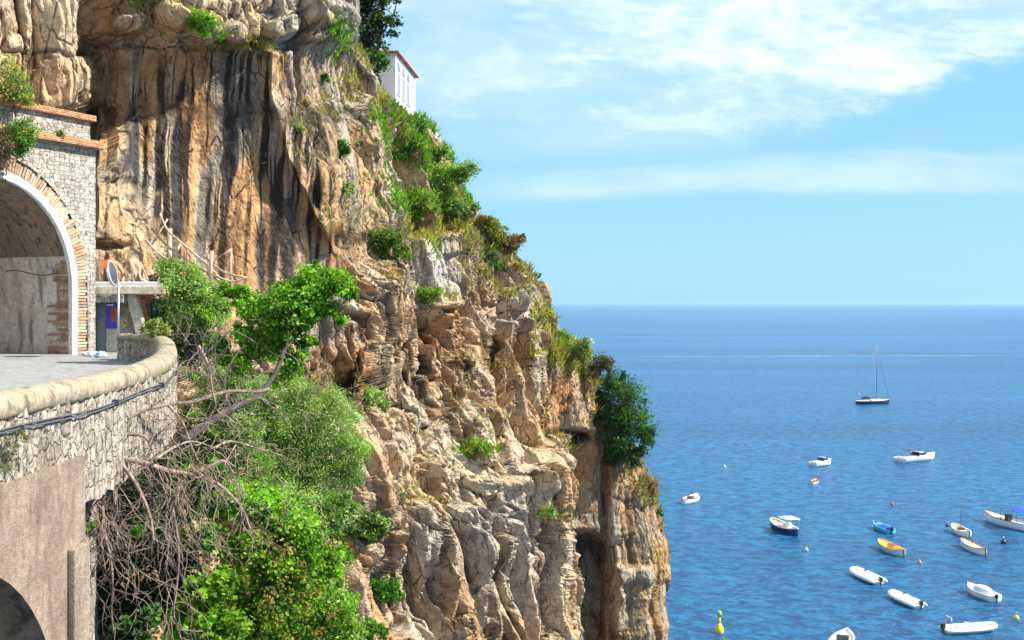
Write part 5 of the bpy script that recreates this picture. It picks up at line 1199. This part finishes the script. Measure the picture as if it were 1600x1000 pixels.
o = place('motor_cruiser', (1458, 709), (1407, 716), 1.3, 1.0, 11, 'white motor cruiser with a dark blue canopy, below the sailing yacht', 'motorboat', 0.75); cruiser(o, 12, 3.5, 'navy')
o = place('motor_cruiser', (1298, 718), (1270, 723), 1.1, .9, 7, 'small white cabin cruiser with dark windows left of the big cruiser', 'motorboat', 0.75); cruiser(o, 6.4, 2.4, None, H=.8)
o = place('rowing_boat', (1280, 748), (1266, 754), .6, .5, 4, 'tiny white dinghy with brown inside, below the small cabin cruiser', 'dinghy', 0.9); gozzo(o, 4.2, 1.6, 0.5, 'gel', 'mahog', 'tan', 0.3)
o = place('open_boat', (1091, 774), (1067, 782), .9, .7, 6, 'white launch with a dark stripe, alone nearest the cliff', 'launch', 0.8); gozzo(o, 6.0, 2.3, .8, 'gel', 'mahog', 'gel', 0.2, mast=2.6, mastx=0.1, hatch=(-.08, .1, .25))
o = place('canopy_boat', (1207, 814), (1244, 829), 1.1, .9, 8, 'dark hulled wooden boat with a white canopy and open fore deck', 'launch', 0.8)
out, gw, ins, S_ = hull(7.6, 2.6, .9, .5, True, .3); out.build('hull', M['navy'], o); gw.build('gunwale', M['gel'], o); ins.build('deck', M['tan'], o)
mb = MB(); mb.box(-2.9, -.1, -1.15, 1.15, 2.35, 2.43); mb.build('canopy', M['gel'], o, 0.03)
for x in (-2.7, -.3):
    for s in (-1, 1): mb = MB(); mb.tube([(x, s*1.0, .7), (x, s*1.0, 2.36)], .035, 5); mb.build('canopy_pole', M['steel'], o)
mb = MB(); mb.box(-1.4, -.5, -.6, .6, .7, 1.5); mb.build('cabin', M['gel'], o, .05)
mb = MB(); mb.box(.3, 1.9, -.7, .7, .75, .98); mb.build('cushion', M['cream'], o, .05)
mb = MB(); mb.box(-3.1, -2.4, -.7, .7, .7, 1.05); mb.build('stern_seat', M['mahog'], o, .05)
o = place('open_boat', (1364, 815), (1394, 829), .9, .7, 6, 'turquoise open boat with a blue cover and outboard, above the yellow boat', 'rowing boat', 0.8)
out, gw, ins, S_ = hull(5.6, 1.9, .7, .4, False, .3); out.build('hull', M['boatblue'], o); gw.build('gunwale', M['boatblue'], o); ins.build('deck', M['tarp'], o)
mb = MB(); mb.box(.9, 2.0, -.45, .45, .62, .86); mb.build('fore_deck', M['boatblue'], o, .05); mb = MB(); mb.box(-1.4, .4, -.6, .6, .45, .8); mb.build('cover', M['bluetarp'], o, .12); outboard(o, 5.6, .6)
o = place('open_boat', (1373, 845), (1413, 863), 1.0, .8, 7, 'yellow decked boat with a pale aqua hull', 'launch', 0.8); gozzo(o, 6.6, 2.2, .8, 'aqua', 'boatyel', 'boatyel', 0.10, hatch=(-.22, .05, .38), hm2='boatyel', benches=False, mast=0)
mb = MB(); mb.box(-.42*6.6, -.23*6.6, -.5, .5, .72, .80); mb.build('cockpit_well', M['mahog'], o, .02); mb = MB(); mb.box(-1.35, .2, -.42, .42, 1.19, 1.24); mb.build('hatch', M['mahog'], o)
o = place('open_boat', (1489, 821), (1515, 834), .9, .7, 6, 'white boat with dark engine box and mast, upper of the two overlapping boats', 'launch', 0.8); gozzo(o, 5.4, 2.1, .75, 'gel', 'gel', 'tan', .14, mast=4.2, mastx=.02, hatch=(-.04, .1, .3), hm2='mahog', benches=False)
mb = MB(); mb.box(-.36*5.4, -.2*5.4, -.55, .55, .64, .72); mb.build('cockpit_well', M['mahog'], o, .02)
o = place('open_boat', (1501, 843), (1541, 861), .9, .8, 7, 'slim white boat with dark wooden gunwale, lower of the two overlapping boats', 'launch', 0.8); gozzo(o, 6.8, 2.0, .75, 'gel', 'mahog', 'tan', .10, mast=4.2, mastx=.05, benches=False)
mb = MB(); mb.box(-.40*6.8, -.25*6.8, -.5, .5, .68, .74); mb.build('cockpit_well', M['mahog'], o, .02)
o = place('motor_launch', (1547, 804), (1606, 820), 1.3, 1.0, 11, 'large white launch with a bright blue canopy, cut by the right edge', 'motorboat', 0.8)
out, gw, ins, S_ = hull(10.5, 2.9, 1.1, .45, False, .35); out.build('hull', M['gel'], o); gw.build('gunwale', M['mahog'], o); ins.build('deck', M['gel'], o)
mb = MB(); mb.box(.8, 3.6, -.75, .75, .9, 1.22); mb.build('fore_cushion', M['cream'], o, .05); mb = MB(); mb.box(-.3, .4, -.5, .5, .8, 1.9); mb.build('console', M['black'], o, .08)
mb = MB(); n = 8; vs = [(-2.9+3.4*i/n, s*1.25, 2.75+.3*math.sin(math.pi*i/n)) for i in range(n+1) for s in (-1, 1)]; mb.add(vs, [(2*i, 2*i+1, 2*i+3, 2*i+2) for i in range(n)]); bb = mb.build('canopy', M['bluetarp'], o); k = bb.modifiers.new('s', 'SOLIDIFY'); k.thickness = .06
for x in (-2.8, .4):
    for s in (-1, 1): mb = MB(); mb.tube([(x, s*1.2, 1.0), (x, s*1.2, 2.8)], .035, 5); mb.build('canopy_pole', M['black'], o)
RG = 'white inflatable boats moored in the bay'
o = place('inflatable_boat', (1333, 888), (1375, 908), .7, .5, 6.5, 'white inflatable with tan deck and black outboard, upper of the pair bow to stern', 'inflatable boat', .8, RG); rib(o, 6.6, 2.5, .30, seat='tan')
o = place('inflatable_boat', (1395, 925), (1435, 944), .7, .5, 6, 'white inflatable with a pale console and black outboard, lower of the pair', 'inflatable boat', .8, RG); rib(o, 6.0, 2.2, .25, seat='gel')
o = place('inflatable_boat', (1551, 976), (1480, 982), .7, .5, 6.5, 'long white inflatable with a raised steel stern frame, bow pointing right, lowest boat', 'inflatable boat', .8, RG); rib(o, 6.3, 2.2, .27, seat='gel')
mb = MB(); mb.tube([(-2.5, -.6, .5), (-2.55, -.6, 1.7), (-2.55, .6, 1.7), (-2.5, .6, .5)], .04, 6); mb.box(-2.7, -2.4, -.5, .5, 1.66, 1.76); mb.build('stern_arch', M['steel'], o)
o = place('covered_boat', (1518, 917), (1549, 931), .8, .6, 5, 'small white motorboat with a fitted pale cover', 'motorboat', .8)
out, gw, ins, S_ = hull(5.2, 2.1, .75, .35, False, None); out.build('hull', M['gel'], o); gw.build('gunwale', M['gel'], o); ins.build('deck', M['gel'], o)
mb = MB(); mb.lathe([(1.0, 0), (.9, .35), (.55, .6), (.1, .7)], 14, Matrix.Translation((-.3, 0, .74)) @ Matrix.Diagonal((1.7, .8, 1, 1))); mb.build('cover', M['pale'], o); outboard(o, 5.2, .5, .8)
o = place('white_boat', (1315, 977), (1317, 1026), .9, .7, 6, 'white speedboat pointing away, cut by the bottom edge', 'motorboat', .42)
out, gw, ins, S_ = hull(6.2, 2.4, .8, .35, False, .25); out.build('hull', M['gel'], o); gw.build('gunwale', M['gel'], o); ins.build('deck', M['gel'], o)
mb = MB(); mb.box(-.2, .5, -.6, .6, .6, 1.2); mb.build('console', M['black'], o, .06); mb = MB(); mb.box(.9, 1.9, -.55, .55, .62, .8); mb.build('cushion', M['grey'], o, .05); mb = MB(); mb.box(.6, .85, -.6, -.3, .7, .95); mb.build('life_ring', M['red'], o, .05)

by = empty('channel_buoy', SEA(1124, 988), 0, 'tall yellow channel buoy with a lime top at the bottom edge', 'buoy')
mb = MB(); mb.lathe([(.2, -.5), (.5, -.1), (.55, .25), (.48, .6), (.27, .9), (.16, 1.2)], 16); mb.build('float', M['buoyyel'], by)
mb = MB(); mb.lathe([(.2, 1.19), (.16, 1.4), (.15, 2.3)], 12); mb.build('column', M['buoyyel'], by)
mb = MB(); mb.lathe([(.27, 1.95), (.27, 2.5), (.16, 2.6)], 12); mb.build('top_mark', M['buoygrn'], by)
mb = MB(); mb.lathe([(.51, -.3), (.53, -.02)], 16); mb.build('waterline_band', M['black'], by)
for u, v, r, m, lab in ((1568, 849, .5, 'black', 'black cone shaped mooring float right of the slim tan decked boat'), (1480, 822, .35, 'navy', 'small dark mooring float left of the white boat with the mast'),
                        (1437, 880, .3, 'orange', 'small orange mooring float below the yellow boat'), (1588, 967, .35, 'buoyyel', 'small yellowish mooring float near the right bottom corner'),
                        (1260, 860, .3, 'cream', 'tiny pale mooring float below the white canopy boat'), (1394, 789, .3, 'red', 'tiny red mooring float above the turquoise boat'), (1132, 730, .35, 'cream', 'tiny pale mooring float between the cliff and the cruiser')):
    f = empty('mooring_float', SEA(u, v), 0, lab, 'float', 'mooring floats')
    mb = MB(); mb.lathe([(r*.5, -.2), (r*.95, 0), (r, r*.5), (r*.7, r*1.1), (r*.2, r*1.5)], 12); mb.build('float', M[m], f); mb = MB(); mb.lathe([(r*.15, r*1.5), (r*.15, r*2.2)], 8); mb.build('ring', M['steel'], f)

# the thin pale wake far out
def foam(w, out):
    tc = w.node('ShaderNodeNewGeometry').outputs['Position']
    n = w.noise(w.vmath('MULTIPLY', tc, (0.02, 0.12, 1)), 1.0, 5, 0.7)
    b = w.node('ShaderNodeBsdfPrincipled', Base_Color=(0.42, 0.60, 0.72), Roughness=0.6); tr = w.node('ShaderNodeBsdfTransparent')
    m = w.node('ShaderNodeMixShader', Fac=w.mapr(n, 0.30, 0.75, 0.0, 0.42)); w.l.new(tr.outputs[0], m.inputs[1]); w.l.new(b.outputs[0], m.inputs[2]); w.l.new(m.outputs[0], out.inputs[0])
M['foam'] = mat('wake_foam', foam)
mb = MB(); a, b = SEA(960, 557.2), SEA(1720, 555.5); n = 24
vs = []
for i in range(n+1):
    t = i/n; c = a.lerp(b, t); w_ = (2+9*min(1, t*2.5))*(1-0.75*t)+random.uniform(0, 1.5); vs += [(c.x, c.y-w_, .06), (c.x, c.y+w_, .06)]
mb.add(vs, [(2*i, 2*i+2, 2*i+3, 2*i+1) for i in range(n)]); wk = mb.build('wake', M['foam']); wk['kind'] = 'stuff'; wk['label'] = 'thin pale boat wake across the far water'; wk['category'] = 'wake'
